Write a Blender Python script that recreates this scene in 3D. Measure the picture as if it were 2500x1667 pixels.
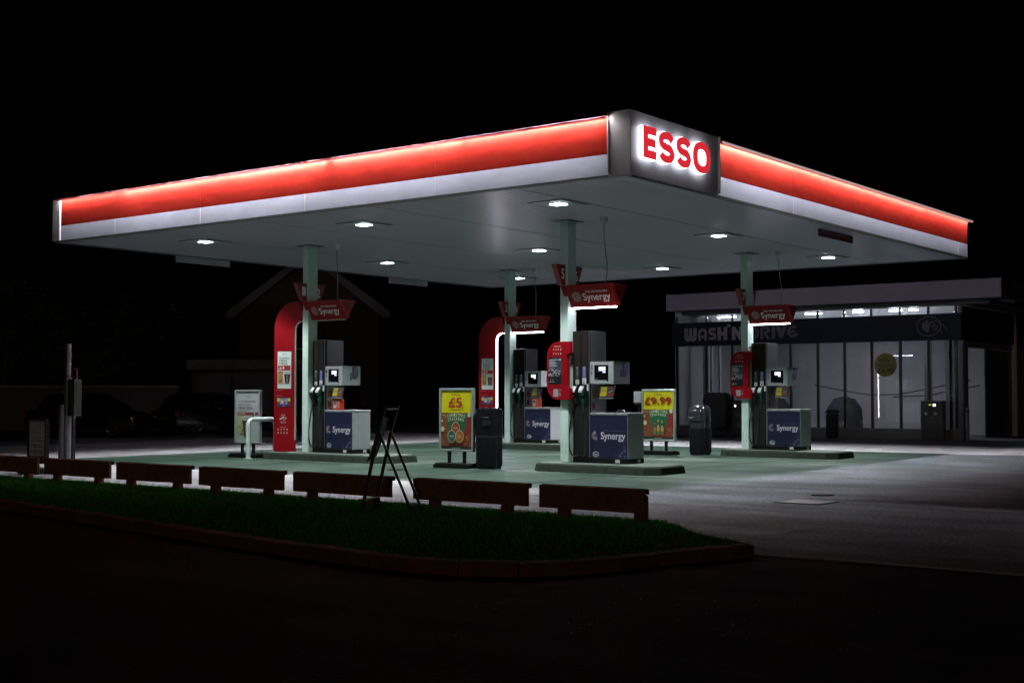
import bpy, bmesh, math, random
from mathutils import Vector, Matrix
random.seed(7)
R = math.radians
for o in list(bpy.data.objects): bpy.data.objects.remove(o)
scn = bpy.context.scene
COL = scn.collection

# ------------------------------------------------------------------ camera
cd = bpy.data.cameras.new('camera'); cam = bpy.data.objects.new('camera', cd); COL.objects.link(cam)
cam.location = (0, 0, 1.444); cam.rotation_euler = (R(92.2723), 0, R(37.285))
cd.sensor_width = 36; cd.lens = 46.207; cd.clip_start = .1; cd.clip_end = 2000
scn.camera = cam
# ------------------------------------------------------------------ world, warm sun lamp for unseen street-lamp glow, exposure
w = bpy.data.worlds.new('World'); scn.world = w; w.use_nodes = True
nt = w.node_tree; nt.nodes.clear()
wo = nt.nodes.new('ShaderNodeOutputWorld'); bg = nt.nodes.new('ShaderNodeBackground')
sky = nt.nodes.new('ShaderNodeTexSky'); sky.sky_type = 'NISHITA'; sky.sun_disc = False
sky.sun_elevation = R(-4); sky.sun_rotation = R(160)
bg.inputs['Strength'].default_value = .004
nt.links.new(sky.outputs[0], bg.inputs[0]); nt.links.new(bg.outputs[0], wo.inputs[0])
sd = bpy.data.lights.new('night_glow', 'SUN'); sd.energy = .066; sd.angle = R(12); sd.color = (1, .72, .5)
sun = bpy.data.objects.new('night_glow', sd); COL.objects.link(sun); sun.rotation_euler = (R(77), 0, R(30))
scn.view_settings.view_transform = 'Standard'; scn.view_settings.look = 'None'
scn.view_settings.exposure = 0; scn.view_settings.gamma = 1
scn.render.engine = 'CYCLES'
scn.cycles.max_bounces = 6; scn.cycles.diffuse_bounces = 3; scn.cycles.glossy_bounces = 3
scn.cycles.transparent_max_bounces = 8; scn.cycles.sample_clamp_indirect = 3; scn.cycles.caustics_reflective = False

CANOPY_W = 880      # watts of each canopy flood
LAMP_COL = (.93, .98, 1)
STRIP_COL = (.9, .9, 1)

# ------------------------------------------------------------------ materials
MATS = {}
def mat(name, col, rough=.5, metal=0, noise=0, ns=4, bump=0, bs=60, spec=.5, emit=None, es=0, coat=0, streak=0, rv=1):
    if name in MATS: return MATS[name]
    m = bpy.data.materials.new(name); m.use_nodes = True; t = m.node_tree; b = t.nodes['Principled BSDF']
    b.inputs['Base Color'].default_value = (*col, 1); b.inputs['Roughness'].default_value = rough
    b.inputs['Metallic'].default_value = metal; b.inputs['Specular IOR Level'].default_value = spec
    if coat: b.inputs['Coat Weight'].default_value = coat; b.inputs['Coat Roughness'].default_value = .08
    if emit: b.inputs['Emission Color'].default_value = (*emit, 1); b.inputs['Emission Strength'].default_value = es
    tc = t.nodes.new('ShaderNodeTexCoord')
    if noise:
        mp = t.nodes.new('ShaderNodeMapping'); t.links.new(tc.outputs['Object'], mp.inputs[0])
        if streak: mp.inputs['Scale'].default_value = (1, 1, 1 / streak)
        n = t.nodes.new('ShaderNodeTexNoise'); n.inputs['Scale'].default_value = ns; n.inputs['Detail'].default_value = 8
        n.inputs['Roughness'].default_value = .65
        r = t.nodes.new('ShaderNodeMapRange'); r.inputs[1].default_value = .3; r.inputs[2].default_value = .7
        r.inputs[3].default_value = 1 - noise; r.inputs[4].default_value = 1 + noise * .6
        mx = t.nodes.new('ShaderNodeMix'); mx.data_type = 'RGBA'; mx.blend_type = 'MULTIPLY'; mx.inputs[0].default_value = 1
        mx.inputs[6].default_value = (*col, 1)
        t.links.new(mp.outputs[0], n.inputs[0]); t.links.new(n.outputs[0], r.inputs[0]); t.links.new(r.outputs[0], mx.inputs[7])
        t.links.new(mx.outputs[2], b.inputs['Base Color'])
        r2 = t.nodes.new('ShaderNodeMapRange'); r2.inputs[3].default_value = max(.03, rough - .12 * rv); r2.inputs[4].default_value = min(1, rough + .15 * rv)
        t.links.new(n.outputs[0], r2.inputs[0]); t.links.new(r2.outputs[0], b.inputs['Roughness'])
    if bump:
        n2 = t.nodes.new('ShaderNodeTexNoise'); n2.inputs['Scale'].default_value = bs; n2.inputs['Detail'].default_value = 4
        bp = t.nodes.new('ShaderNodeBump'); bp.inputs['Strength'].default_value = bump; bp.inputs['Distance'].default_value = .02
        t.links.new(tc.outputs['Object'], n2.inputs[0]); t.links.new(n2.outputs[0], bp.inputs['Height']); t.links.new(bp.outputs[0], b.inputs['Normal'])
    MATS[name] = m; return m

def ink(rgb, rough=.45, es=0):
    n = 'ink_%02x%02x%02x_%d' % (*[int(min(1, c) * 255) for c in rgb], int(es * 10))
    if es: return mat(n, (0, 0, 0), rough, emit=rgb, es=es)
    return mat(n, rgb, rough)

def glass(name, tint, refl=1.0):
    if name in MATS: return MATS[name]
    m = bpy.data.materials.new(name); m.use_nodes = True; t = m.node_tree; t.nodes.clear()
    o = t.nodes.new('ShaderNodeOutputMaterial'); mx = t.nodes.new('ShaderNodeMixShader')
    tr = t.nodes.new('ShaderNodeBsdfTransparent'); tr.inputs[0].default_value = (*tint, 1)
    g = t.nodes.new('ShaderNodeBsdfGlossy'); g.inputs['Roughness'].default_value = .015; g.inputs[0].default_value = (refl, refl, refl, 1)
    fr = t.nodes.new('ShaderNodeFresnel'); fr.inputs[0].default_value = 1.6
    t.links.new(fr.outputs[0], mx.inputs[0]); t.links.new(tr.outputs[0], mx.inputs[1]); t.links.new(g.outputs[0], mx.inputs[2])
    t.links.new(mx.outputs[0], o.inputs[0]); MATS[name] = m; return m

def ground_mat(name, c1, c2, rough, bump, bs, big=.25, spec=.35):
    m = bpy.data.materials.new(name); m.use_nodes = True; t = m.node_tree; b = t.nodes['Principled BSDF']
    L = t.links.new; N = t.nodes.new
    tc = N('ShaderNodeTexCoord')
    n = N('ShaderNodeTexNoise'); n.inputs['Scale'].default_value = big; n.inputs['Detail'].default_value = 10; n.inputs['Roughness'].default_value = .62
    n.inputs['Distortion'].default_value = .6
    L(tc.outputs['Object'], n.inputs[0])
    rp = N('ShaderNodeValToRGB'); rp.color_ramp.elements[0].position = .33; rp.color_ramp.elements[1].position = .68
    rp.color_ramp.elements[0].color = (*c1, 1); rp.color_ramp.elements[1].color = (*c2, 1); L(n.outputs[0], rp.inputs[0])
    fine = N('ShaderNodeTexNoise'); fine.inputs['Scale'].default_value = bs; fine.inputs['Detail'].default_value = 5; L(tc.outputs['Object'], fine.inputs[0])
    mr = N('ShaderNodeMapRange'); mr.inputs[1].default_value = .3; mr.inputs[2].default_value = .7; mr.inputs[3].default_value = .62; mr.inputs[4].default_value = 1.3
    L(fine.outputs[0], mr.inputs[0])
    mx = N('ShaderNodeMix'); mx.data_type = 'RGBA'; mx.blend_type = 'MULTIPLY'; mx.inputs[0].default_value = 1
    L(rp.outputs[0], mx.inputs[6]); L(mr.outputs[0], mx.inputs[7])
    # drips and tyre-dark patches
    st = N('ShaderNodeTexNoise'); st.inputs['Scale'].default_value = 1.1; st.inputs['Detail'].default_value = 6
    mp = N('ShaderNodeMapping'); mp.inputs['Scale'].default_value = (.35, 1.6, 1); L(tc.outputs['Object'], mp.inputs[0]); L(mp.outputs[0], st.inputs[0])
    m2 = N('ShaderNodeMapRange'); m2.inputs[1].default_value = .42; m2.inputs[2].default_value = .62; m2.inputs[3].default_value = 1; m2.inputs[4].default_value = .72
    L(st.outputs[0], m2.inputs[0])
    mx2 = N('ShaderNodeMix'); mx2.data_type = 'RGBA'; mx2.blend_type = 'MULTIPLY'; mx2.inputs[0].default_value = 1
    L(mx.outputs[2], mx2.inputs[6]); L(m2.outputs[0], mx2.inputs[7]); L(mx2.outputs[2], b.inputs['Base Color'])
    rr = N('ShaderNodeMapRange'); rr.inputs[3].default_value = rough - .15; rr.inputs[4].default_value = rough + .15; L(st.outputs[0], rr.inputs[0]); L(rr.outputs[0], b.inputs['Roughness'])
    bp = N('ShaderNodeBump'); bp.inputs['Strength'].default_value = bump; bp.inputs['Distance'].default_value = .02
    L(fine.outputs[0], bp.inputs['Height']); L(bp.outputs[0], b.inputs['Normal'])
    b.inputs['Specular IOR Level'].default_value = spec
    return m

RED = mat('red_gloss_panel', (.24, .004, .008), .38, noise=.12, ns=3, spec=.18)
RED_FASCIA = mat('red_fascia_vinyl', (.20, .0155, .0110), .6, noise=.20, ns=2.2, streak=.25, spec=0)
WHITE_FASCIA = mat('white_fascia_vinyl', (.56, .61, .78), .5, noise=.12, ns=2, streak=.3)
GREY_BOX = mat('silver_composite', (.46, .47, .50), .4, noise=.08, ns=2)
SOFFIT = mat('white_soffit_sheet', (.43, .42, .48), .32, noise=.05, ns=.6, spec=.8, rv=0)
COLUMN = mat('mint_white_paint', (.54, .70, .63), .38, noise=.12, ns=6, coat=.15)
STEEL = mat('brushed_steel', (.42, .43, .46), .30, metal=.9, noise=.08, ns=3, rv=.25)
SILVER = mat('silver_paint', (.34, .37, .38), .35, metal=.2, noise=.1, ns=5)
DARK = mat('black_plastic', (.006, .0065, .0065), .45, noise=.2, ns=9, spec=.2)
DARK2 = mat('charcoal_plastic', (.018, .018, .018), .45, noise=.25, ns=9, spec=.25)
RUBBER = mat('black_rubber', (.012, .012, .012), .55)
BLUE = mat('navy_vinyl', (.012, .013, .042), .35, noise=.15, ns=3)
FRAME = mat('aluminium_snap_frame', (.42, .5, .49), .3, metal=.55, noise=.1, ns=8)
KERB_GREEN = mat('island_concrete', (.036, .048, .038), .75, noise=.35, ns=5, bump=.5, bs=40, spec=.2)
WOODISH = mat('rusty_brown_board', (.30, .13, .05), .9, noise=.4, ns=7, bump=.3, bs=40)
BIN = mat('bin_charcoal', (.009, .010, .013), .26, noise=.2, ns=6, spec=.16)
WHITE_TUBE = mat('white_tube_paint', (.55, .66, .63), .35, noise=.12, ns=12)
LED = mat('led_strip', (0, 0, 0), emit=(.88, .84, 1), es=30)
LED_OFF = mat('led_strip_off', (.42, .42, .36), .4)
SCREEN = mat('screen_glow', (0, 0, 0), emit=(.8, .78, 1), es=1.5)

# ------------------------------------------------------------------ mesh builder
class MB:
    def __init__(s): s.v = []; s.f = []; s.m = []
    def add(s, vs, fs, mi=0):
        k = len(s.v); s.v += [tuple(p) for p in vs]; s.f += [tuple(i + k for i in f) for f in fs]; s.m += [mi] * len(fs); return s
    def box(s, x0, x1, y0, y1, z0, z1, mi=0):
        return s.add([(x0, y0, z0), (x1, y0, z0), (x1, y1, z0), (x0, y1, z0), (x0, y0, z1), (x1, y0, z1), (x1, y1, z1), (x0, y1, z1)],
                     [(0, 3, 2, 1), (4, 5, 6, 7), (0, 1, 5, 4), (1, 2, 6, 5), (2, 3, 7, 6), (3, 0, 4, 7)], mi)
    def prism(s, pts, axis, a, b, mi=0):
        def P(p, t): return (t, p[0], p[1]) if axis == 'x' else (p[0], t, p[1]) if axis == 'y' else (p[0], p[1], t)
        n = len(pts)
        return s.add([P(p, a) for p in pts] + [P(p, b) for p in pts],
                     [tuple(range(n)), tuple(range(2 * n - 1, n - 1, -1))] + [(i, (i + 1) % n, n + (i + 1) % n, n + i) for i in range(n)], mi)
    def loft(s, rings, mi=0, cap=True, closed=True):
        n = len(rings[0]); k = []
        for r in rings: k += r
        fs = []
        for j in range(len(rings) - 1):
            for i in range(n if closed else n - 1): fs.append((j * n + i, j * n + (i + 1) % n, (j + 1) * n + (i + 1) % n, (j + 1) * n + i))
        if cap: fs += [tuple(range(n - 1, -1, -1)), tuple((len(rings) - 1) * n + i for i in range(n))]
        return s.add(k, fs, mi)
    def cyl(s, c, r, z0, z1, n=20, mi=0, r1=None):
        r1 = r if r1 is None else r1
        return s.loft([[(c[0] + q * math.cos(2 * math.pi * i / n), c[1] + q * math.sin(2 * math.pi * i / n), z) for i in range(n)] for q, z in ((r, z0), (r1, z1))], mi)
    def lathe(s, c, prof, n=24, mi=0):
        return s.loft([[(c[0] + q * math.cos(2 * math.pi * i / n), c[1] + q * math.sin(2 * math.pi * i / n), z) for i in range(n)] for q, z in prof], mi)
    def tube(s, path, r, n=8, mi=0):
        P = [Vector(p) for p in path]; rings = []
        up = None
        for i, p in enumerate(P):
            d = (P[min(i + 1, len(P) - 1)] - P[max(i - 1, 0)]).normalized()
            if up is None: up = Vector((0, 0, 1)) if abs(d.z) < .9 else Vector((1, 0, 0))
            a = d.cross(up).normalized(); up = a.cross(d).normalized()
            rr = r[i] if isinstance(r, (list, tuple)) else r
            rings.append([tuple(p + a * rr * math.cos(2 * math.pi * k / n) + up * rr * math.sin(2 * math.pi * k / n)) for k in range(n)])
        return s.loft(rings, mi)
    def build(s, name, mats, parent=None, bevel=0, smooth=0, loc=None):
        me = bpy.data.meshes.new(name); me.from_pydata(s.v, [], s.f)
        if not isinstance(mats, (list, tuple)): mats = [mats]
        for m in mats: me.materials.append(m)
        for p, i in zip(me.polygons, s.m): p.material_index = i
        bm = bmesh.new(); bm.from_mesh(me); bmesh.ops.recalc_face_normals(bm, faces=bm.faces); bm.to_mesh(me); bm.free()
        if smooth:
            for p in me.polygons: p.use_smooth = True
            me.set_sharp_from_angle(angle=R(smooth))
        o = bpy.data.objects.new(name, me); COL.objects.link(o)
        if parent: o.parent = parent
        if loc: o.location = loc
        if bevel:
            b = o.modifiers.new('bevel', 'BEVEL'); b.width = bevel; b.segments = 2; b.limit_method = 'ANGLE'
        return o

def rounded(w, h, r, n=5, cx=0, cy=0):
    pts = []
    for sx, sy, a0 in ((1, 1, 0), (-1, 1, 90), (-1, -1, 180), (1, -1, 330)):
        for k in range(n + 1):
            a = R(a0 + 90 * k / n); pts.append((cx + sx * (w / 2 - r) + r * math.cos(a), cy + sy * (h / 2 - r) + r * math.sin(a)))
    return pts

_TX = {}
def text2d(s, bold=0, res=3, spacing=1.0):
    k = (s, bold, res, spacing)
    if k in _TX: return _TX[k]
    c = bpy.data.curves.new('t', 'FONT'); c.body = s; c.size = 1; c.offset = bold; c.resolution_u = res; c.space_character = spacing
    o = bpy.data.objects.new('t', c); COL.objects.link(o)
    dg = bpy.context.evaluated_depsgraph_get(); me = bpy.data.meshes.new_from_object(o.evaluated_get(dg))
    vs = [(v.co.x, v.co.y) for v in me.vertices]; fs = [tuple(p.vertices) for p in me.polygons]
    bpy.data.objects.remove(o); bpy.data.curves.remove(c); bpy.data.meshes.remove(me)
    x0 = min(v[0] for v in vs); x1 = max(v[0] for v in vs); y0 = min(v[1] for v in vs); y1 = max(v[1] for v in vs)
    _TX[k] = ([((x - x0) / (x1 - x0), (y - y0) / (y1 - y0)) for x, y in vs], fs, (x1 - x0) / (y1 - y0)); return _TX[k]

def ribbon2d(pts, w, closed=False):
    n = len(pts); A = []; B = []
    for i in range(n):
        if closed: p0 = pts[i - 1]; p1 = pts[(i + 1) % n]
        else: p0 = pts[max(i - 1, 0)]; p1 = pts[min(i + 1, n - 1)]
        dx = p1[0] - p0[0]; dy = p1[1] - p0[1]; l = math.hypot(dx, dy) or 1; nx = -dy / l; ny = dx / l
        k = 1.0
        if 0 < i < n - 1 or closed:
            q0 = pts[i - 1]; q1 = pts[(i + 1) % n]; a = math.atan2(pts[i][1] - q0[1], pts[i][0] - q0[0]); b = math.atan2(q1[1] - pts[i][1], q1[0] - pts[i][0])
            k = 1 / max(.45, abs(math.cos((b - a) / 2)))
        A.append((pts[i][0] + nx * w / 2 * k, pts[i][1] + ny * w / 2 * k)); B.append((pts[i][0] - nx * w / 2 * k, pts[i][1] - ny * w / 2 * k))
    vs = A + B; fs = [(i, (i + 1) % n, n + (i + 1) % n, n + i) for i in range(n if closed else n - 1)]
    return vs, fs

class Decal:
    """flat graphics printed on a surface: O origin, U right, V up (all in the parent's own space)"""
    def __init__(s, O, U=(1, 0, 0), V=(0, 0, 1), lift=.001, step=.0002):
        s.O = Vector(O); s.U = Vector(U).normalized(); s.V = Vector(V).normalized(); s.N = s.U.cross(s.V); s.k = 0; s.lift = lift; s.step = step
        s.v = []; s.f = []; s.m = []; s.mats = []
    def _add(s, vs, fs, mt):
        if mt not in s.mats: s.mats.append(mt)
        h = s.lift + s.step * s.k; s.k += 1; b = len(s.v)
        s.v += [tuple(s.O + s.U * x + s.V * y + s.N * h) for x, y in vs]
        s.f += [tuple(i + b for i in f) for f in fs]; s.m += [s.mats.index(mt)] * len(fs); return s
    def poly(s, pts, mt): return s._add(pts, [tuple(range(len(pts)))], mt)
    def rect(s, x0, x1, y0, y1, mt): return s.poly([(x0, y0), (x1, y0), (x1, y1), (x0, y1)], mt)
    def ell(s, cx, cy, rx, ry, mt, n=24): return s.poly([(cx + rx * math.cos(2 * math.pi * i / n), cy + ry * math.sin(2 * math.pi * i / n)) for i in range(n)], mt)
    def ring(s, cx, cy, rx, ry, w, mt, n=28):
        return s.rib([(cx + rx * math.cos(2 * math.pi * i / n), cy + ry * math.sin(2 * math.pi * i / n)) for i in range(n)], w, mt, True)
    def rib(s, pts, w, mt, closed=False): vs, fs = ribbon2d(pts, w, closed); return s._add(vs, fs, mt)
    def text(s, t, x0, x1, y0, y1, mt, bold=0, shear=0, rot=0, spacing=1.0):
        if bold:   # heavier weight: the same word laid again a hair to each side
            e = bold * (y1 - y0) * .55 if not rot else bold * (x1 - x0) * .55
            for ax, ay in ((-e, -e * .6), (e, -e * .6), (-e, e * .6)): s.text(t, x0 + ax, x1 + ax, y0 + ay, y1 + ay, mt, 0, shear, rot, spacing)
            return s.text(t, x0 + e, x1 + e, y0 + e * .6, y1 + e * .6, mt, 0, shear, rot, spacing)
        vs, fs, _ = text2d(t, 0, 3, spacing)
        if rot: vs2 = [(x0 + (1 - y) * (x1 - x0), y0 + x * (y1 - y0)) for x, y in vs]
        else: vs2 = [(x0 + x * (x1 - x0) + shear * y * (y1 - y0), y0 + y * (y1 - y0)) for x, y in vs]
        return s._add(vs2, fs, mt)
    def build(s, name, parent, label=None):
        me = bpy.data.meshes.new(name); me.from_pydata(s.v, [], s.f)
        for m in s.mats: me.materials.append(m)
        for p, i in zip(me.polygons, s.m): p.material_index = i
        o = bpy.data.objects.new(name, me); COL.objects.link(o); o.parent = parent
        if label: o['label'] = label
        return o

def tag(o, label=None, cat=None, group=None, kind=None):
    if label: o['label'] = label
    if cat: o['category'] = cat
    if group: o['group'] = group
    if kind: o['kind'] = kind
    return o
def thing(name, loc, label, cat, group=None, rz=0):
    o = bpy.data.objects.new(name, None); COL.objects.link(o); o.location = loc; o.rotation_euler = (0, 0, rz); o.empty_display_size = .1
    return tag(o, label, cat, group)
def copy_tree(o, parent=None):
    c = o.copy(); COL.objects.link(c)
    if parent: c.parent = parent
    for ch in [q for q in bpy.data.objects if q.parent == o]: copy_tree(ch, c)
    return c

# ================================================================== GROUND
ASPH = ground_mat('forecourt_asphalt', (.13, .15, .175), (.27, .295, .34), .75, 1.4, 17, .35, spec=.15)
PALE = ground_mat('pale_concrete', (.48, .47, .50), (.70, .69, .73), .6, .4, 40, .5, spec=.3)
TARMAC = ground_mat('dark_tarmac', (.012, .012, .012), (.030, .028, .027), .8, 1.0, 22, .5, spec=.07)
GREENC = ground_mat('green_painted_concrete', (.046, .090, .066), (.092, .150, .116), .5, .25, 60, .45)
def sheet(name, pts, z, m, lab=None):
    o = MB().add([(x, y, z) for x, y in pts], [tuple(range(len(pts)))]).build(name, m); tag(o, kind='structure'); return o
sheet('ground', [(-400, -400), (400, -400), (400, 400), (-400, 400)], -.008, TARMAC)
sheet('forecourt_apron', [(-34, 12.05), (-7.0, 12.05), (-5.6, 10.75), (-3.6, 10.8), (6, 10.4), (6, 44), (-40, 44), (-38, 28)], 0, ASPH)
sheet('concrete_strip', [(-33, 12.2), (-12.2, 12.2), (-11.2, 15.0), (-10.6, 16.45), (-33, 16.45)], .002, ground_mat('grey_concrete', (.33, .33, .35), (.50, .50, .53), .65, .6, 30, .5, spec=.25))
sheet('concrete_margin', [(-33, 16.45), (-10.6, 16.45), (-11.0, 31.2), (-8.6, 32.2), (-7.5, 36.5), (-33, 36.5)], .002, PALE)
sheet('worn_strip', [(-12.1, 12.15), (-7.1, 12.1), (-6.2, 11.4), (-5.9, 14.3), (-9.4, 15.3), (-11.25, 14.9)], .0035, ground_mat('worn_asphalt', (.20, .205, .22), (.40, .41, .45), .8, 1.3, 16, .5, spec=.1))
sheet('green_forecourt_floor', [(-25.6, 16.35), (-10.35, 16.35), (-10.75, 31.4), (-25.6, 31.4)], .004, GREENC)
j = MB()
for y in (19.35, 21.9, 24.6, 26.4, 29.4): j.box(-25.58, -10.45 - (y - 16) * .02, y, y + .022, .0065, .009)
for x in (-23.1, -20.3, -17.6, -15.2, -12.6): j.box(x, x + .022, 16.37, 31.38, .010, .0125)
tag(j.build('floor_joints', mat('joint_sealant', (.01, .012, .011), .6)), kind='structure')
# paler strip of kerbing between the apron and the road on the right
k = MB()
for i in range(9): k.box(-5.2 + i * .92, -4.3 + i * .92, 10.86 - .02 * i, 10.90 - .02 * i, -.003, .006)
tag(k.build('dropped_kerb', mat('kerb_stone', (.42, .42, .42), .8, noise=.3, ns=8)), kind='structure')

# grass verge and brick kerb in front
front = [(-34, 11.3), (-26, 10.6), (-20, 10.0), (-15, 9.35), (-12, 8.85), (-10, 8.5), (-8.9, 8.33), (-7.9, 8.2), (-7.26, 8.14), (-6.8, 8.2), (-6.45, 8.36), (-6.2, 8.6), (-6.03, 8.95), (-5.9, 9.35), (-5.83, 9.8), (-5.68, 10.2), (-5.50, 10.68)]
back = [(-5.58, 10.92), (-5.9, 11.12), (-6.4, 11.4), (-6.9, 11.9), (-7.3, 12.1), (-10, 12.12), (-15, 12.15), (-20, 12.3), (-34, 12.6)]
def vz(x, y):   # the verge heaves slightly
    return .085 + .02 * math.sin(x * 1.7) * math.sin(y * 1.3)
GR = ground_mat('verge_soil', (.012, .028, .008), (.018, .05, .010), .95, .8, 40, 1.2, spec=0)
m = MB(); m.add([(x, y, .075) for x, y in front + back], [tuple(range(len(front) + len(back)))])
for a, b in zip(back[:-1], back[1:]): m.add([(a[0], a[1], .075), (b[0], b[1], .075), (b[0], b[1] + .05, -.01), (a[0], a[1] + .05, -.01)], [(0, 1, 2, 3)])
tag(m.build('verge_ground', GR), kind='structure')
def off(pts, d):
    out = []
    for i, p in enumerate(pts):
        a = pts[max(i - 1, 0)]; b = pts[min(i + 1, len(pts) - 1)]; dx, dy = b[0] - a[0], b[1] - a[1]; l = math.hypot(dx, dy)
        out.append((p[0] + dy / l * d, p[1] - dx / l * d))
    return out
o1 = off(front, .0); o2 = off(front, .12); kb = MB(); K2 = [MB(), MB()]
# walk the kerb in blocks
def walk(pts, step):
    out = [pts[0]]; acc = 0
    for a, b in zip(pts[:-1], pts[1:]):
        l = math.dist(a, b); t = step - acc
        while t <= l: out.append((a[0] + (b[0] - a[0]) * t / l, a[1] + (b[1] - a[1]) * t / l)); t += step
        acc = (acc + l) % step
    return out
wk = walk(front, .45); wk = wk[:-1] + [front[-1]] if math.dist(wk[-1], front[-1]) < .12 else wk + [front[-1]]; wo_ = off(wk, .11)
for i in range(len(wk) - 1):
    def lp(a, b, t): return (a[0] + (b[0] - a[0]) * t, a[1] + (b[1] - a[1]) * t)
    a0, a1 = lp(wk[i], wk[i + 1], .012), lp(wk[i], wk[i + 1], .988); b0, b1 = lp(wo_[i], wo_[i + 1], .012), lp(wo_[i], wo_[i + 1], .988)
    h = .115 + random.uniform(-.004, .004)
    kb.add([(*a0, -.01), (*a1, -.01), (*b1, -.01), (*b0, -.01), (*a0, h), (*a1, h), (b1[0] * .998 + a1[0] * .002, b1[1], h - .012), (*b0, h - .012)],
           [(0, 3, 2, 1), (4, 5, 6, 7), (0, 1, 5, 4), (1, 2, 6, 5), (2, 3, 7, 6), (3, 0, 4, 7)], random.choice((0, 0, 1)))
ko = kb.build('verge_kerb', [mat('red_kerb_block', (.20, .065, .04), .8, noise=.4, ns=6, bump=.4, bs=50), mat('brown_kerb_block', (.15, .055, .035), .8, noise=.45, ns=5, bump=.4, bs=50)], bevel=.008)
tag(ko, kind='structure')

def inside(x, y, poly):
    c = False; n = len(poly)
    for i in range(n):
        x1, y1 = poly[i]; x2, y2 = poly[i - 1]
        if (y1 > y) != (y2 > y) and x < (x2 - x1) * (y - y1) / (y2 - y1) + x1: c = not c
    return c
vp = front + back; gv = []; gf = []; gm = []
def blade(x, y, h, wd):
    a = random.uniform(0, 6.28); dx, dy = math.cos(a) * wd, math.sin(a) * wd; lx, ly = random.gauss(0, h * .3), random.gauss(0, h * .3)
    k = len(gv); z = .07
    gv.extend([(x - dx, y - dy, z), (x + dx, y + dy, z), (x + dx * .6 + lx * .45, y + dy * .6 + ly * .45, z + h * .6), (x - dx * .6 + lx * .45, y - dy * .6 + ly * .45, z + h * .6), (x + lx, y + ly, z + h)])
    gf.extend([(k, k + 1, k + 2, k + 3), (k + 3, k + 2, k + 4)]); q = random.choice((0, 0, 0, 1, 1, 2)); gm.extend([q, q])
n = 0
while n < 98000:
    u = random.random()
    if u < .38: x = random.uniform(-21, -5.6); y = 12.12 - abs(random.gauss(0, .30))
    elif u < .46: x = random.uniform(-24, -5.6); y = 12.15 + random.gauss(0, .05)
    else: x = random.uniform(-21, -5.4); y = random.uniform(8.1, 12.1)
    if u >= .46 or u < .38:
        if not inside(x, y, vp): continue
    elif x > -7.2: continue
    tall = random.random() < .05
    blade(x, y, random.uniform(.022, .050) * (1.9 if tall else 1), random.uniform(.002, .0042)); n += 1
me = bpy.data.meshes.new('grass'); me.from_pydata(gv, [], gf)
for c, nm in (((.05, .38, .035), 'grass_a'), ((.08, .42, .035), 'grass_b'), ((.17, .34, .04), 'grass_dry')): me.materials.append(mat(nm, c, .9, spec=.0))
for p, i in zip(me.polygons, gm): p.material_index = i
go = bpy.data.objects.new('grass', me); COL.objects.link(go)
tag(go, 'short dark green grass covering the verge in front of the forecourt', 'grass', kind='stuff')
# fallen leaves along the kerb
lm = MB()
for i in range(420):
    t = random.random(); i0 = random.randint(4, 14); a, b = front[i0], front[i0 + 1]
    x = a[0] + (b[0] - a[0]) * t + random.gauss(-.1, .25); y = a[1] + (b[1] - a[1]) * t + abs(random.gauss(.25, .3)); s = random.uniform(.015, .035); an = random.uniform(0, 6.28)
    if not inside(x, y, vp): continue
    z = .115 + random.uniform(0, .01)
    lm.add([(x + s * math.cos(an + q), y + s * .6 * math.sin(an + q), z + random.uniform(-.008, .012)) for q in (0, 1.2, 2.4, 3.6, 4.9)], [(0, 1, 2, 3, 4)])
tag(lm.build('fallen_leaves', mat('dead_leaf', (.10, .055, .02), .8)), 'scattered brown leaves lying on the grass beside the kerb', 'leaves', kind='stuff')
# small litter and grit on the apron
gm_ = MB()
for i in range(84):
    x, y = (random.uniform(-9.5, -3.2), random.uniform(10, 20)) if i % 3 == 0 else (random.gauss(-4.4, .7), random.gauss(7.6, .8)); s = random.uniform(.002, .007)
    if inside(x, y, vp) or inside(x, y, front + [(-5.3, 12.3), (-34, 13)]): continue
    gm_.add([(x + s * math.cos(q), y + s * math.sin(q), .004 + (s * .5 if q < 2 else 0)) for q in (0, 1.3, 2.6, 3.9, 5.2)], [(0, 1, 2, 3, 4)])
tag(gm_.build('loose_grit', mat('grit', (.7, .7, .68), .3)), 'tiny pale grit scattered on the dark tarmac right of the verge', 'grit', kind='stuff')

# manhole and drains
t = thing('manhole_cover', (-7.51, 16.33, 0), 'pale square access cover let into the asphalt right of the canopy', 'manhole cover')
MB().box(-.29, .29, -.27, .27, .003, .014).build('cover', mat('pale_cover', (.36, .36, .37), .55, noise=.2, ns=20), t)
q = MB(); q.box(-.33, .33, -.31, -.275, .002, .010); q.box(-.33, .33, .275, .31, .002, .010); q.box(-.33, -.295, -.275, .275, .002, .010); q.box(.295, .33, -.275, .275, .002, .010)
q.build('frame', DARK2, t)
for x, y, lab in ((-7.85, 17.6, 'small dark round drain cap beyond the pale square access cover'), (-16.9, 18.55, 'small dark round tank cap on the green floor by the stepladder')):
    d = thing('drain_cap', (x, y, 0), lab, 'drain cap')
    MB().cyl((0, 0), .14, .004, .018, 20).build('lid', DARK2, d, smooth=40); MB().lathe((0, 0), [(.15, .003), (.17, .003), (.17, .011), (.15, .011), (.15, .003)], 20).build('rim', DARK, d)

# ================================================================== CANOPY
X0, X1, Y0, Y1, ZB, ZR, ZT = -25.06, -10.42, 16.54, 31.87, 4.70, 5.05, 5.60
BOXY = 19.27; BX0 = -10.76
can = thing('petrol_canopy', (-17.7, 24.2, 0), 'large flat forecourt canopy with glowing red and white edge on four columns', 'canopy')
def loc(mb): # world coords -> canopy-local
    mb.v = [(x + 17.7, y - 24.2, z) for x, y, z in mb.v]; return mb
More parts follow.
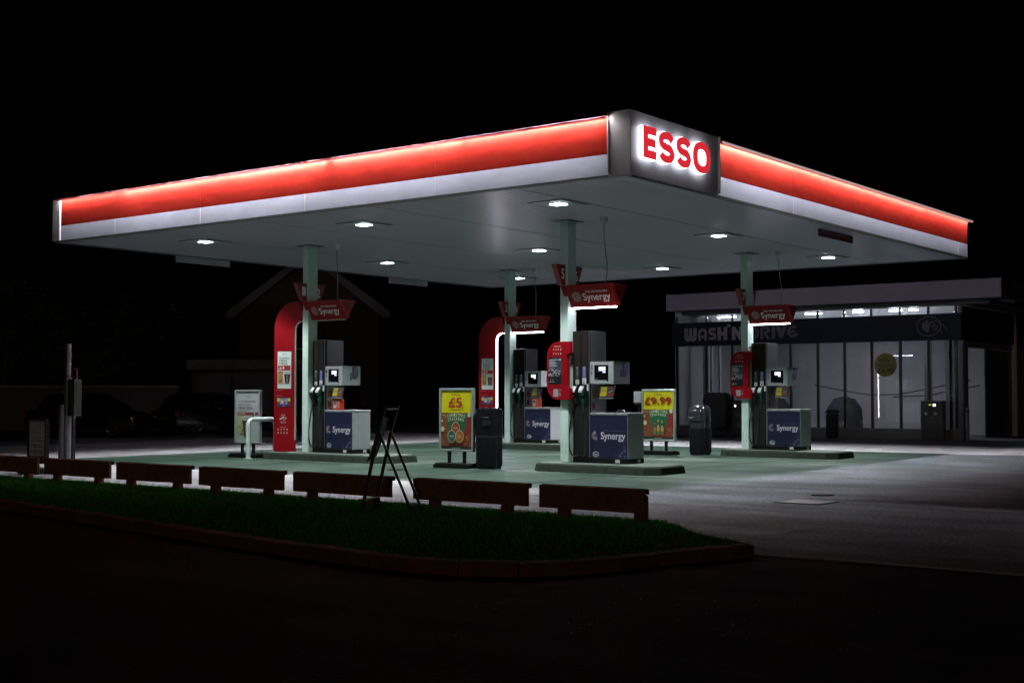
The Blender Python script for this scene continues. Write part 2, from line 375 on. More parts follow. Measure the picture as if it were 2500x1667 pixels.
# ribbed soffit: ribs run along x
s = MB(); prof = []; y = Y0 + .06
while y < Y1 - .06:
    prof += [(y, ZB + .035), (y + .010, ZB + .016), (y + .100, ZB + .016), (y + .115, ZB + .038)]; y += .125
rings = [[(xx, a, b) for a, b in prof] for xx in (X0 + .05, X1 - .05)]
s.loft(rings, cap=False, closed=False); loc(s).build('soffit', SOFFIT, can)
s = MB()
for x in (-22.0, -18.9, -15.8, -12.6): s.box(x, x + .014, Y0 + .1, Y1 - .1, ZB + .010, ZB + .0155)
loc(s).build('soffit_seams', mat('seam_grey', (.33, .33, .37), .5), can)
s = MB(); s.box(X0 + .08, X1 - .08, Y0 + .08, Y1 - .08, ZB + .1, ZT - .05); loc(s).build('roof_deck', mat('roof_deck', (.1, .1, .1), .8), can)
s = MB(); s.prism([(Y0 - .0, ZB), (Y0 + .10, ZB), (Y0 + .10, ZB + .034), (Y0, ZB + .034)], 'x', X0, X1)
s.box(X1 - .10, X1, Y0 + .1, Y1, ZB, ZB + .034); s.box(X0, X0 + .1, Y0 + .1, Y1, ZB, ZB + .034); s.box(X0 + .1, X1 - .1, Y1 - .1, Y1, ZB, ZB + .034)
loc(s).build('edge_trim', mat('dark_edge_trim', (.10, .105, .11), .4, metal=.4), can)
def fascia_y(y, out, xa, xb, name_r, name_w, cuts, mr=None):   # facing -y (out=-1) or +y
    th = .05
    s = MB(); xs = [xa] + cuts + [xb]
    for a, b in zip(xs[:-1], xs[1:]): s.box(a + .003, b - .003, *(sorted((y, y - out * th))), ZR, ZT)
    loc(s).build(name_r, mr or RED_FASCIA, can)
    s = MB()
    for a, b in zip(xs[:-1], xs[1:]): s.box(a + .003, b - .003, *(sorted((y, y - out * th))), ZB + .036, ZR - .003)
    loc(s).build(name_w, WHITE_FASCIA, can)
def fascia_x(x, out, ya, yb, name_r, name_w, cuts, mr=None):
    th = .05; ys = [ya] + cuts + [yb]
    s = MB()
    for a, b in zip(ys[:-1], ys[1:]): s.box(*(sorted((x, x - out * th))), a + .003, b - .003, ZR, ZT)
    loc(s).build(name_r, mr or RED_FASCIA, can)
    s = MB()
    for a, b in zip(ys[:-1], ys[1:]): s.box(*(sorted((x, x - out * th))), a + .003, b - .003, ZB + .036, ZR - .003)
    loc(s).build(name_w, WHITE_FASCIA, can)
fascia_y(Y0, -1, X0 + .26, BX0, 'red_band', 'white_band', [-22.9, -20.2, -17.3, -14.2])
fascia_x(X1, 1, BOXY, Y1, 'red_band', 'white_band', [22.2, 25.2, 28.2, 31.2])
fascia_y(Y1, 1, X0, X1, 'upper_band', 'white_band', [-21.4, -17.7, -14], GREY_BOX)
fascia_x(X0, -1, Y0 + .05, Y1, 'upper_band', 'white_band', [20.3, 24.2, 28], GREY_BOX)
# narrow joint cover strips on the white band
JC = mat('joint_cover', (.85, .85, .92), .4)
for x in (-22.9, -20.2, -17.3): loc(MB().box(x - .008, x + .008, Y0 - .004, Y0 - .0005, ZB + .04, ZR - .004)).build('joint_strip', JC, can)
for y in (22.2, 25.2, 31.2): loc(MB().box(X1 + .0005, X1 + .004, y - .01, y + .01, ZB + .04, ZR - .004)).build('joint_strip', JC, can)
# overhanging gutter lip with a hidden light strip washing down the fascia on all four sides; thin skirts added to cut its spill
LIP = mat('red_lip', (.25, .012, .01), .4); FL = mat('fascia_led', (0, 0, 0), emit=(1, .96, 1), es=300)
for nm in ('front', 'side', 'back', 'left'):
    s = MB(); g = MB()
    if nm == 'front':
        s.box(X0 + .2, BX0 - .02, Y0 - .085, Y0 + .06, ZT + .012, ZT + .022); s.box(X0 + .2, BX0 - .02, Y0 - .077, Y0 - .069, ZT - .024, ZT + .011)
        SEG = [(X0 + .27, -22.6, 255), (-22.58, -19.2, 560), (-19.18, -16.75, 660), (-16.60, -13.6, 560), (-13.55, BX0 - .04, 430)]
        for a, b, e in SEG: loc(MB().box(a, b, Y0 - .065, Y0 - .040, ZT, ZT + .010)).build('light_strip', mat('fascia_led_%d' % e, (0, 0, 0), emit=(1, .95, .93), es=e), can)
    elif nm == 'side':
        s.box(X1 - .06, X1 + .125, BOXY + .02, Y1 + .125, ZT + .012, ZT + .035); s.box(X1 + .068, X1 + .077, BOXY + .02, Y1 + .08, ZT - .030, ZT + .011)
        SEG = [(BOXY + .05, 22.2, 560), (22.23, 25.6, 390), (25.64, 29.0, 330), (29.03, Y1 + .08, 255)]
        for a, b, e in SEG: loc(MB().box(X1 + .040, X1 + .065, a, b, ZT, ZT + .010)).build('light_strip', mat('fascia_led_%d' % e, (0, 0, 0), emit=(1, .95, .93), es=e), can)
        loc(MB().box(X1 + .105, X1 + .125, BOXY + .02, Y1 + .06, ZT - .025, ZT + .011)).build('diffuser', mat('diffuser_glow', (.3, .05, .05), .4, emit=(1, .74, .72), es=.45), can)
    elif nm == 'back':
        s.box(X0 + .0, X1 - .08, Y1 - .06, Y1 + .118, ZT + .012, ZT + .035); s.box(X0, X1 - .0, Y1 + .068, Y1 + .077, ZT - .035, ZT + .011)
        g.box(X0 + .1, X1 - .1, Y1 + .040, Y1 + .065, ZT, ZT + .010)
    else:
        s.box(X0 - .118, X0 + .06, Y0 + .1, Y1 - .1, ZT + .012, ZT + .035); s.box(X0 - .077, X0 - .068, Y0 + .1, Y1, ZT - .035, ZT + .011)
        g.box(X0 - .065, X0 - .040, Y0 + .15, Y1 - .1, ZT, ZT + .010)
    loc(s).build('gutter_lip_and_skirt', LIP, can)
    if g.v: loc(g).build('light_strip', FL, can)
# left end return panel, corner sign box
s = MB(); s.box(X0, X0 + .235, Y0 - .03, Y0 + .05, ZB + .036, ZT + .02); loc(s).build('end_panel', GREY_BOX, can)
s = MB(); s.box(X0 + .244, X0 + .254, Y0 - .03, Y0 + .05, ZB + .036, ZT + .005); s.box(BX0 - .016, BX0 - .002, Y0 - .02, Y0 + .05, ZB + .05, ZT + .08)
loc(s).build('end_trim', mat('white_trim', (.5, .5, .55), .4), can)
s = MB(); s.box(BX0, X1 + .045, Y0 - .004, BOXY, ZB + .004, ZT + .085); loc(s).build('corner_sign_box', GREY_BOX, can, bevel=.006)
s = MB(); s.box(X1 + .02, X1 + .075, BOXY, BOXY + .016, ZB + .05, ZT + .09); loc(s).build('end_trim', mat('white_trim', (.5, .5, .55), .4), can)
# ---- the four halo-lit letters on the box (built as solid ribbons facing +x)
def letter(pts_list, w, name):
    par = None
    for nm, xa, xb, mt, grow in (('letter', X1 + .062, X1 + .128, mat('letter_light', (0, 0, 0), emit=(.9, .9, 1), es=4.6), .016), ('letter_face', X1 + .128, X1 + .146, mat('letter_red_acrylic', (.42, .006, .015), .3, emit=(1, .035, .055), es=.66), .004)):
        mb = MB()
        for pts, closed in pts_list:
            vs, fs = ribbon2d(pts, w + grow, closed); n = len(vs)
            h = n // 2
            mb.add([(xa, a, b) for a, b in vs] + [(xb, a, b) for a, b in vs], fs + [tuple(i + n for i in f) for f in fs] +
                   [(f[0], f[1], f[1] + n, f[0] + n) for f in fs] + [(f[2], f[3], f[3] + n, f[2] + n) for f in fs] +
                   ([] if closed else [(0, h, h + n, n), (h - 1, 2 * h - 1, 2 * h - 1 + n, h - 1 + n)]))
        o = loc(mb).build(nm, mt, can if par is None else par)
        par = o
ZL, ZH = 4.985, 5.465; SW = .116
def Spath(y0, y1):
    c = (y0 + y1) / 2; rx = (y1 - y0 - SW) / 2; zc = (ZL + ZH) / 2; ry = (ZH - ZL - SW) / 4
    P = []
    for a in range(15, 256, 15): P.append((c + rx * math.cos(R(a)), zc + ry + ry * math.sin(R(a))))
    Q = [(2 * c - a, 2 * zc - b) for a, b in P]
    P = P[:-1]; Q = Q[:-1]
    return P + [(c, zc)] + Q[::-1]
def E_(y0, y1):
    h = SW / 2; st = y0 + h + .005
    return [([(st, ZL), (st, ZH)], False), ([(st + h + .0005, ZH - h), (y1, ZH - h)], False), ([(st + h + .0005, (ZL + ZH) / 2), (y1 - .02, (ZL + ZH) / 2)], False), ([(st + h + .0005, ZL + h), (y1, ZL + h)], False)]
letter(E_(16.76, 17.12), SW, 'E')
letter([(Spath(17.21, 17.66), False)], SW, 'S')
letter([(Spath(17.74, 18.18), False)], SW, 'S')
c = (18.26 + 18.81) / 2; rx = (.55 - SW) / 2; rz = (ZH - ZL + .02 - SW) / 2
letter([([(c + rx * math.copysign(abs(math.cos(R(a))) ** .85, math.cos(R(a))), (ZL + ZH) / 2 + rz * math.copysign(abs(math.sin(R(a))) ** .85, math.sin(R(a)))) for a in range(0, 360, 10)], True)], SW, 'O')
# small rods at the box's lower edge
s = MB(); s.tube([(X1 + .02, Y0 + .05, ZB - .012), (X1 + .02, BOXY - .1, ZB - .012)], .014, 8); loc(s).build('lower_rail', SILVER, can)

# columns (parts of the canopy)
for cx, cy in ((-14.12, 20.28), (-21.08, 20.28), (-14.12, 27.59), (-21.08, 27.59)):
    s = MB(); s.box(cx - .18, cx, cy, cy + .28, .155, ZB + .03); o = loc(s).build('column', COLUMN, can, bevel=.012)
    s = MB(); s.box(cx - .30, cx + .12, cy - .11, cy + .39, ZB + .008, ZB + .02); loc(s).build('column_collar', mat('collar_dark', (.05, .055, .06), .5), o)
    d = Decal((cx - .09 + 17.7, cy - 24.2, .42)); gy = ink((.16, .2, .19))
    for a0 in (20, 110, 200, 290): d.rib([(.055 * math.cos(R(a)), .1 * math.sin(R(a))) for a in range(a0, a0 + 55, 11)], .006, gy)
    d.ell(-.05, .02, .006, .008, ink((.02, .02, .02)), 8).ell(.05, .02, .006, .008, ink((.02, .02, .02)), 8); d.build('scuffed_mark', o)

# ceiling lights
lens_m = mat('lamp_lens', (0, 0, 0), emit=(.88, 1, .96), es=34)
L0 = thing('canopy_light', (-22.29, 18.40, ZB), '', 'ceiling light', 'recessed square lights in the canopy ceiling')
q = MB()
for a, b, c_, d_ in ((-.39, .39, -.39, -.372), (-.39, .39, .372, .39), (-.39, -.372, -.372, .372), (.372, .39, -.372, .372)): q.box(a, b, c_, d_, .006, .020)
for k_ in range(9):
    v_ = -.32 + k_ * .08; q.box(.30, .36, v_ - .018, v_ + .018, -.0005, .0045)
q.build('shadow_gap_and_slots', mat('shadow_gap_and_slots', (.015, .017, .018), .6), L0)  # dark frame drawn for the recess shadow gap, plus the dark slots
MB().box(-.370, .370, -.370, .370, .005, .019).build('plate', mat('lamp_plate', (.44, .44, .50), .4), L0)
q = MB(); q.box(-.15, .15, -.13, .13, -.002, .004); q.build('housing', DARK2, L0)
MB().box(-.12, .12, -.10, .10, -.0095, -.0025).build('lens', lens_m, L0)
sp = bpy.data.lights.new('flood_lamp', 'SPOT'); sp.energy = CANOPY_W; sp.color = LAMP_COL; sp.spot_size = R(112); sp.spot_blend = .30; sp.shadow_soft_size = .14
so = bpy.data.objects.new('flood_lamp', sp); COL.objects.link(so); so.parent = L0; so.location = (0, 0, -.05)
rows = ['front', 'middle', 'back']; cols_ = ['left', 'centre', 'right']
lampN = 0
for iy, y in enumerate((18.40, 24.14, 29.6)):
    for ix, x in enumerate((-22.29, -17.6, -13.0)):
        o = L0 if lampN == 0 else copy_tree(L0); lampN += 1
        o.location = (x, y, ZB)
        o['label'] = 'bright square ceiling light, %s one of the %s row of three' % (cols_[ix], rows[iy])
# cable outlets and drooping cables
def outlet(cx, cy, lab):
    t = thing('cable_outlet', (cx + .72, cy + .14, ZB), lab, 'cable outlet', 'cone-shaped cable outlets on the canopy ceiling')
    MB().lathe((0, 0), [(.075, .02), (.075, -.02), (.066, -.06), (.02, -.125), (.004, -.13)], 16).build('cone', mat('outlet_grey', (.6, .6, .64), .5), t, smooth=40)
    b = .06 * (1 if cx > -15 else -1)
    MB().tube([(0, 0, -.12), (0, .01, -.35), (.03, .01, -.6), (.055 + b * .3, 0, -.85), (.05 + b * .2, 0, -1.05), (.03, 0, -1.22)], .009, 6).build('cable', mat('cable_grey', (.22, .22, .23), .5), t, smooth=40)
outlet(-21.08, 20.28, 'cone cable outlet whose cable drops to the sign numbered 1 and 2')
outlet(-14.12, 20.28, 'cone cable outlet whose cable drops to the sign numbered 5 and 6')
outlet(-21.08, 27.59, 'cone cable outlet whose cable drops to the sign numbered 3 and 4')
outlet(-14.12, 27.59, 'cone cable outlet whose cable drops to the sign numbered 7 and 8')
# height limit sign and two blank boards on the far edge
t = thing('height_limit_sign', (-10.9, 25.2, ZB), 'dark red maximum height sign hanging under the right canopy edge', 'sign')
MB().box(-.012, .012, -.84, .84, -.13, .055).build('panel', mat('dark_red_panel', (.20, .008, .016), .4), t)
d = Decal((.013, 0, -.04), (0, 1, 0), (0, 0, 1)); d.text('Maximum height 4.5m', -.70, .66, -.045, .06, ink((.35, .33, .35)), .01); d.build('lettering', t)
MB().box(-.01, .01, -.60, -.57, .056, .10).box(-.01, .01, .57, .60, .056, .10).build('bracket', DARK2, t)
for y, lab in ((20.6, 'plain grey board hanging under the left canopy edge, nearer the front'), (27.99, 'plain grey board hanging under the left canopy edge, nearer the back corner')):
    t = thing('hanging_board', (-25.03, y, ZB), lab, 'hanging board', 'blank boards hanging under the left canopy edge')
    MB().box(-.012, .012, -.82, .82, -.155, -.004).build('board', mat('board_grey', (.33, .33, .36), .5, noise=.1), t)
    MB().box(-.02, -.0125, -.7, -.66, -.06, .03).box(-.02, -.0125, .66, .7, -.06, .03).build('bracket', DARK2, t)

# ================================================================== ISLANDS
def island(cx, cy, xa, xb, lab):
    t = thing('pump_island', (cx, cy, 0), lab, 'pump island', 'raised concrete kerb islands under the pumps')
    def ring(ins, z, c=.22):
        a, b, y0, y1 = xa + ins, xb - ins, -.44 + ins, .86 - ins
        return [(a + c, y0, z), (b - c, y0, z), (b, y0 + c, z), (b, y1 - c, z), (b - c, y1, z), (a + c, y1, z), (a, y1 - c, z), (a, y0 + c, z)]
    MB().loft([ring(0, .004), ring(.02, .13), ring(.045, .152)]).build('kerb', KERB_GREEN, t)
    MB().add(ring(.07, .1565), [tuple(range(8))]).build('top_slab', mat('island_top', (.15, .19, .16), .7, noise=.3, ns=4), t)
    q = MB(); x = xa + .5
    while x < xb - .3: q.box(x, x + .007, -.4425, -.43, .02, .085); x += .62
    q.build('kerb_joint', mat('joint_dark', (.02, .025, .02), .9), t)
island(-21.08, 20.28, -1.18, 2.65, 'long kerb island carrying the pump numbered 1')
island(-14.12, 20.28, -.62, 2.15, 'kerb island carrying the nearest pump, numbered 5')
island(-21.08, 27.59, -1.18, 2.65, 'kerb island carrying the pump numbered 3, behind the round bin')
island(-14.12, 27.59, -.62, 2.3, 'kerb island carrying the pump numbered 7')

# ================================================================== FUEL PUMPS
def sunburst(d, cx, cy, r, mt, half=False, core=None):
    for ring, (rr, nn, l, wd) in enumerate(((.42, 12, .16, .07), (.62, 16, .17, .075), (.83, 20, .17, .07), (1.0, 20, .08, .05))):
        for i in range(nn):
            a = 2 * math.pi * (i + .5 * (ring % 2)) / nn
            if half and math.cos(a - R(10)) > .45: continue
            ca, sa = math.cos(a + .35), math.sin(a + .35); px, py = cx + r * rr * math.cos(a), cy + r * rr * math.sin(a)
            L_, W_ = r * l * .62, r * wd * .85
            d.k -= 1 if i else 0
            d.poly([(px + L_ * ca, py + L_ * sa), (px - W_ * sa, py + W_ * ca), (px - L_ * ca, py - L_ * sa), (px + W_ * sa, py - W_ * ca)], mt)
    if core: d.ell(cx + .18 * r, cy, r * .42, r * .42, core, 16)
    else: d.poly([(cx - .16 * r, cy), (cx, cy - .16 * r), (cx + .16 * r, cy), (cx, cy + .16 * r)], mt)

def oval_logo(d, cx, cy, rx, ry, mt):
    d.ring(cx, cy, rx, ry, rx * .16, mt); d.text('Esso', cx - rx * .62, cx + rx * .62, cy - ry * .4, cy + ry * .45, mt, .03)

def nozzle(par, x, colr, mt):
    n = MB()
    # body: slanted grip with flared head, hanging in front of the hose channel
    n.prism([(-.105, 1.50), (-.035, 1.585), (-.005, 1.56), (-.01, 1.47), (-.055, 1.40), (-.10, 1.42)], 'x', x - .045, x + .045)
    n.prism([(-.055, 1.42), (.02, 1.43), (.02, 1.27), (-.03, 1.24), (-.065, 1.28)], 'x', x - .03, x + .03)
    o = n.build('nozzle', mt, par, bevel=.008)
    MB().prism([(-.110, 1.496), (-.045, 1.578), (-.052, 1.586), (-.119, 1.502)], 'x', x - .042, x + .042).prism([(-.122, 1.470), (-.106, 1.468), (-.108, 1.494), (-.123, 1.494)], 'x', x - .04, x + .04).build('nozzle_label', ink((.62, .64, .64)), o)
    MB().tube([(x, .045, 1.45), (x + .015, -.0, 1.60), (x + .03, -.03, 1.66)], .011, 8).build('spout', STEEL, o, smooth=60)
    MB().tube([(x, -.09, 1.42), (x, -.11, 1.34), (x, -.07, 1.25)], .008, 6).build('guard', DARK, o, smooth=60)

def pump(cx, cy, num, lab, box=False, handle=False):
    # local space: x from the column's right face, y from the pump front, z up
    t = thing('fuel_pump', (cx, cy + .12, 0), lab, 'fuel pump', 'fuel pumps under the canopy')
    D = .565
    MB().box(.03, 1.24, .0, D, .158, .245).build('plinth', DARK, t, bevel=.004)
    d = Decal((0, 0, 0)); d.rect(.97, 1.07, .175, .235, ink((.5, .52, .5))); d.build('plinth_plate', t)
    d = Decal((1.24, 0, 0), (0, 1, 0)); d.rect(.34, .44, .175, .235, ink((.5, .5, .5))); d.build('plinth_plate', t)
    # mast: black hose housing in front, steel sides
    m = MB(); m.box(.03, .41, .055, D, .247, 2.62); m.build('mast', [STEEL], t, bevel=.006)
    m = MB(); m.box(.03, .405, .0, .054, .247, 2.615)
    m.build('hose_housing', DARK, t, bevel=.005)
    m = MB(); m.box(.415, .4155, .06, D - .01, 1.0, 1.05)
    for xa in (.075, .235):
        m2 = MB(); m2.box(xa, xa + .135, -.010, -.0005, .26, 1.18); m2.build('hose_channel', DARK2, t, bevel=.003)
        m2 = MB(); m2.box(xa, xa + .135, -.008, -.0005, 1.70, 2.60); m2.build('upper_channel', mat('smoked_panel', (.02, .017, .015), .2), t, bevel=.003)
    m = MB(); m.box(.395, .41, -.006, -.0006, .26, 2.61); m.build('corner_strip', STEEL, t)
    # grade labels
    wt = ink((.6, .62, .6))
    d = Decal((0, -.0115, 0)); d.rect(.10, .175, 1.71, 1.95, ink((.02, .045, .032))); d.ell(.1375, 1.93, .014, .012, wt, 10).text('Diesel', .125, .15, 1.80, 1.90, ink((.3, .36, .33)), .01, rot=1)
    d.rect(.10, .178, 1.62, 1.705, wt); [d.rect(.115, .163, 1.63 + .018 * i, 1.636 + .018 * i, ink((.25, .27, .27))) for i in range(4)]
    d.build('grade_label', t); d = Decal((0, -.0115, 0)); d.rect(.255, .335, 1.735, 1.95, ink((.09, .09, .27))); d.ell(.295, 1.93, .014, .012, wt, 10).text('Unleaded', .283, .307, 1.76, 1.91, ink((.45, .45, .6)), .01, rot=1)
    d.rect(.252, .338, 1.62, 1.733, wt); [d.rect(.266, .32, 1.63 + .022 * i, 1.638 + .022 * i, ink((.2, .2, .3))) for i in range(4)]
    d.build('grade_label', t); d = Decal((0, -.0115, 0)); d.rect(.352, .393, 1.50, 1.62, wt); [d.rect(.36, .385, 1.512 + .02 * i, 1.518 + .02 * i, ink((.25, .25, .25))) for i in range(5)]
    d.build('price_label', t)
    nozzle(t, .105, 0, mat('nozzle_black', (.015, .016, .016), .35)); nozzle(t, .27, 1, mat('nozzle_green', (.004, .075, .04), .35))
    g = MB(); g.tube([(.27, -.03, 1.27), (.272, -.035, 1.10), (.272, -.03, 1.04)], [.028, .028, .016], 10); g.build('hose_swivel', mat('nozzle_green', (.004, .075, .04), .35), t, smooth=50)
    for x, sw in ((.105, -.10), (.27, .02)):
        P = []
        for i in range(17):
            a = i / 16; P.append((x + sw * math.sin(a * math.pi) * 1.1, -.05 - .035 * math.sin(a * math.pi), 1.27 - 1.0 * math.sin(a * math.pi / 2) ** 1.1))
        P += [(x + .02, -.04, .275), (x + .05, -.02, .30), (x + .055, -.005, .5)]
        MB().tube(P, .0135, 8).build('hose', RUBBER, t, smooth=60)
    # hydraulic cabinet
    MB().box(.412, 1.235, .012, D, .247, 1.045).build('cabinet', SILVER if num != 3 else mat('pale_silver', (.62, .62, .68), .35, noise=.08), t, bevel=.004)  # one pump gets a paler cabinet and head colour than the others
    MB().box(.405, 1.245, -.004, D + .01, 1.047, 1.092).build('cabinet_lid', mat('lid_grey', (.40, .42, .43), .28, metal=.35, noise=.1), t, bevel=.012)
    if handle: MB().tube([(.80, .3, 1.092), (.82, .3, 1.125), (.86, .3, 1.135), (.94, .3, 1.135), (.98, .3, 1.125), (1.0, .3, 1.092)], .012, 8).build('lid_handle', STEEL, t, smooth=50)
    p = MB().box(.425, 1.225, -.002, .011, .252, 1.043).build('front_panel', BLUE, t, bevel=.002)
    d = Decal((0, -.0022, 0)); w1 = ink((.55, .56, .62)); w2 = ink((.11, .11, .21))
    d.text('Synergy', .66, 1.19, .565, .735, w1, .02).text('FUEL TECHNOLOGY', .745, 1.19, .748, .772, w2, 0)
    d.ell(1.185, .575, .005, .005, w1, 8)
    sunburst(d, .535, .67, .085, w1, True, ink((.10, .008, .06)))
    oval_logo(d, .545, .325, .062, .045, w1)
    rnd = random.Random(3)
    for (x, z, r_) in ((1.17, .47, .02), (1.185, .40, .036), (1.12, .36, .028), (1.08, .30, .038), (1.19, .285, .03), (.99, .31, .018), (1.05, .41, .012), (1.15, .52, .012), (.95, .35, .01)):
        d.poly([(x + r_ * math.cos(a * math.pi / 3), z + r_ * math.sin(a * math.pi / 3)) for a in range(6)], ink((.07, .07, .15)) if r_ > .015 else ink((.05, .05, .12)))
    d.rect(.455, .475, .935, .965, ink((.01, .01, .03))).rect(1.165, 1.182, .955, .98, ink((.01, .01, .03)))
    d.build('printing', p)
    # screen head
    h = MB().box(.412, .935, .0, D, 1.625, 2.035).build('screen_head', SILVER if num != 3 else mat('pale_silver', (.62, .62, .68), .35), t, bevel=.008)
    MB().box(.405, .94, .0, D + .004, 2.037, 2.047).build('head_cap', STEEL, h)
    d = Decal((0, -.0005, 0)); bk = ink((.004, .004, .006), .12); d.rect(.515, .825, 1.695, 1.975, bk).rect(.795, .825, 1.67, 1.695, bk)
    d.rect(.612, .762, 1.868, 1.942, SCREEN).rect(.70, .762, 1.832, 1.857, SCREEN); d.rect(.54, .58, 1.715, 1.725, ink((.2, .2, .22))); d.rect(.545, .60, 1.925, 1.929, ink((.08, .08, .1))).rect(.545, .62, 1.845, 1.849, ink((.08, .08, .1)))
    d.build('screen', h)
    d = Decal((0, -.0005, 0)); d.text(str(num), .433, .478, 1.89, 1.965, ink((.02, .03, .03)), .015); d.poly([(.455, 1.855), (.44, 1.825), (.447, 1.805), (.455, 1.795), (.463, 1.805), (.47, 1.825)], ink((.02, .03, .03))); d.build('number', h)
    d = Decal((.935, 0, 0), (0, 1, 0)); bl = ink((.10, .10, .26)) if num != 1 else ink((.06, .065, .09)); lt = ink((.42, .42, .6)) if num != 1 else ink((.25, .27, .3))
    d.poly([(.30, 1.77), (.30, 2.03), (.36, 2.05), (.42, 2.045), (.47, 2.0), (.49, 1.92), (.485, 1.84), (.45, 1.775), (.38, 1.75)], bl)
    d.rect(.235, .29, 1.73, 1.90, ink((.07, .07, .12)) if num != 5 else bl)
    for i, z in enumerate((1.955, 1.92, 1.888, 1.855, 1.82)): d.rect(.365, .455, z, z + (.014 if i < 3 else .006), lt)
    d.ell(.41, 2.0, .022, .016, lt, 12)
    if num == 5: d.rect(.22, .37, 1.695, 1.75, ink((.35, .36, .38)))
    d.build('sticker', h)
    # dispenser pocket under the head, and reflections painted on the steel side of the mast
    d = Decal((.4108, 0, 0), (0, 1, 0)); d.rect(.08, .22, 1.36, 1.52, ink((.14, .06, .015))); d.build('steel_reflection', t); d = Decal((.4108, 0, 0), (0, 1, 0)); d.rect(.08, .18, 1.15, 1.28, ink((.08, .015, .01))); d.build('steel_reflection', t)
    hp = MB(); hp.add([(.62, .05, 1.60), (.96, .05, 1.60), (.94, -.01, 1.365), (.62, -.01, 1.365), (.62, .062, 1.60), (.96, .062, 1.60), (.94, .002, 1.365), (.62, .002, 1.365)], [(0, 1, 2, 3), (7, 6, 5, 4), (0, 4, 5, 1), (1, 5, 6, 2), (2, 6, 7, 3), (3, 7, 4, 0)])
    ho = hp.build('leaflet_holder', mat('smoked_perspex', (.03, .03, .03), .15), t)
    MB().box(.62, .945, -.03, .0, 1.352, 1.364).build('holder_lip', FRAME, ho)
    V = Vector((0, .06, .235)).normalized(); d = Decal((.62, -.0105, 1.365), (1, 0, 0), V)
    d.rect(.02, .16, .03, .12, ink((.30, .26, .01))).rect(.02, .16, .13, .225, ink((.22, .20, .01))).rect(.17, .30, .03, .09, ink((.10, .012, .02))).poly([(.18, .10), (.29, .125), (.29, .14), (.18, .115)], ink((.25, .22, .24))).rect(.17, .30, .15, .22, ink((.05, .02, .03))); d.build('leaflet', ho)
    if box:
        b = MB().box(.62, .86, .02, .14, 1.094, 1.335).build('card_box', mat('orange_red_plastic', (.42, .035, .012), .4), t, bevel=.004)
        d = Decal((0, .0195, 0)); d.rect(.65, .745, 1.13, 1.30, ink((.4, .4, .38))); [d.rect(.77, .83, 1.14 + .03 * i, 1.152 + .03 * i, ink((.6, .3, .25))) for i in range(6)]; d.rect(.66, .735, 1.2, 1.27, ink((.1, .08, .08))); d.build('card_label', b)
    return t
pump(-14.12, 20.28, 5, 'nearest fuel pump, numbered 5, with handle on its cabinet lid', handle=True)
pump(-21.08, 20.28, 1, 'fuel pump numbered 1 with orange card box, beside the stepladder', box=True)
pump(-21.08, 27.59, 3, 'fuel pump numbered 3 with orange card box, behind the nearest column', box=True)
pump(-14.12, 27.59, 7, 'fuel pump numbered 7 in front of the wash building')

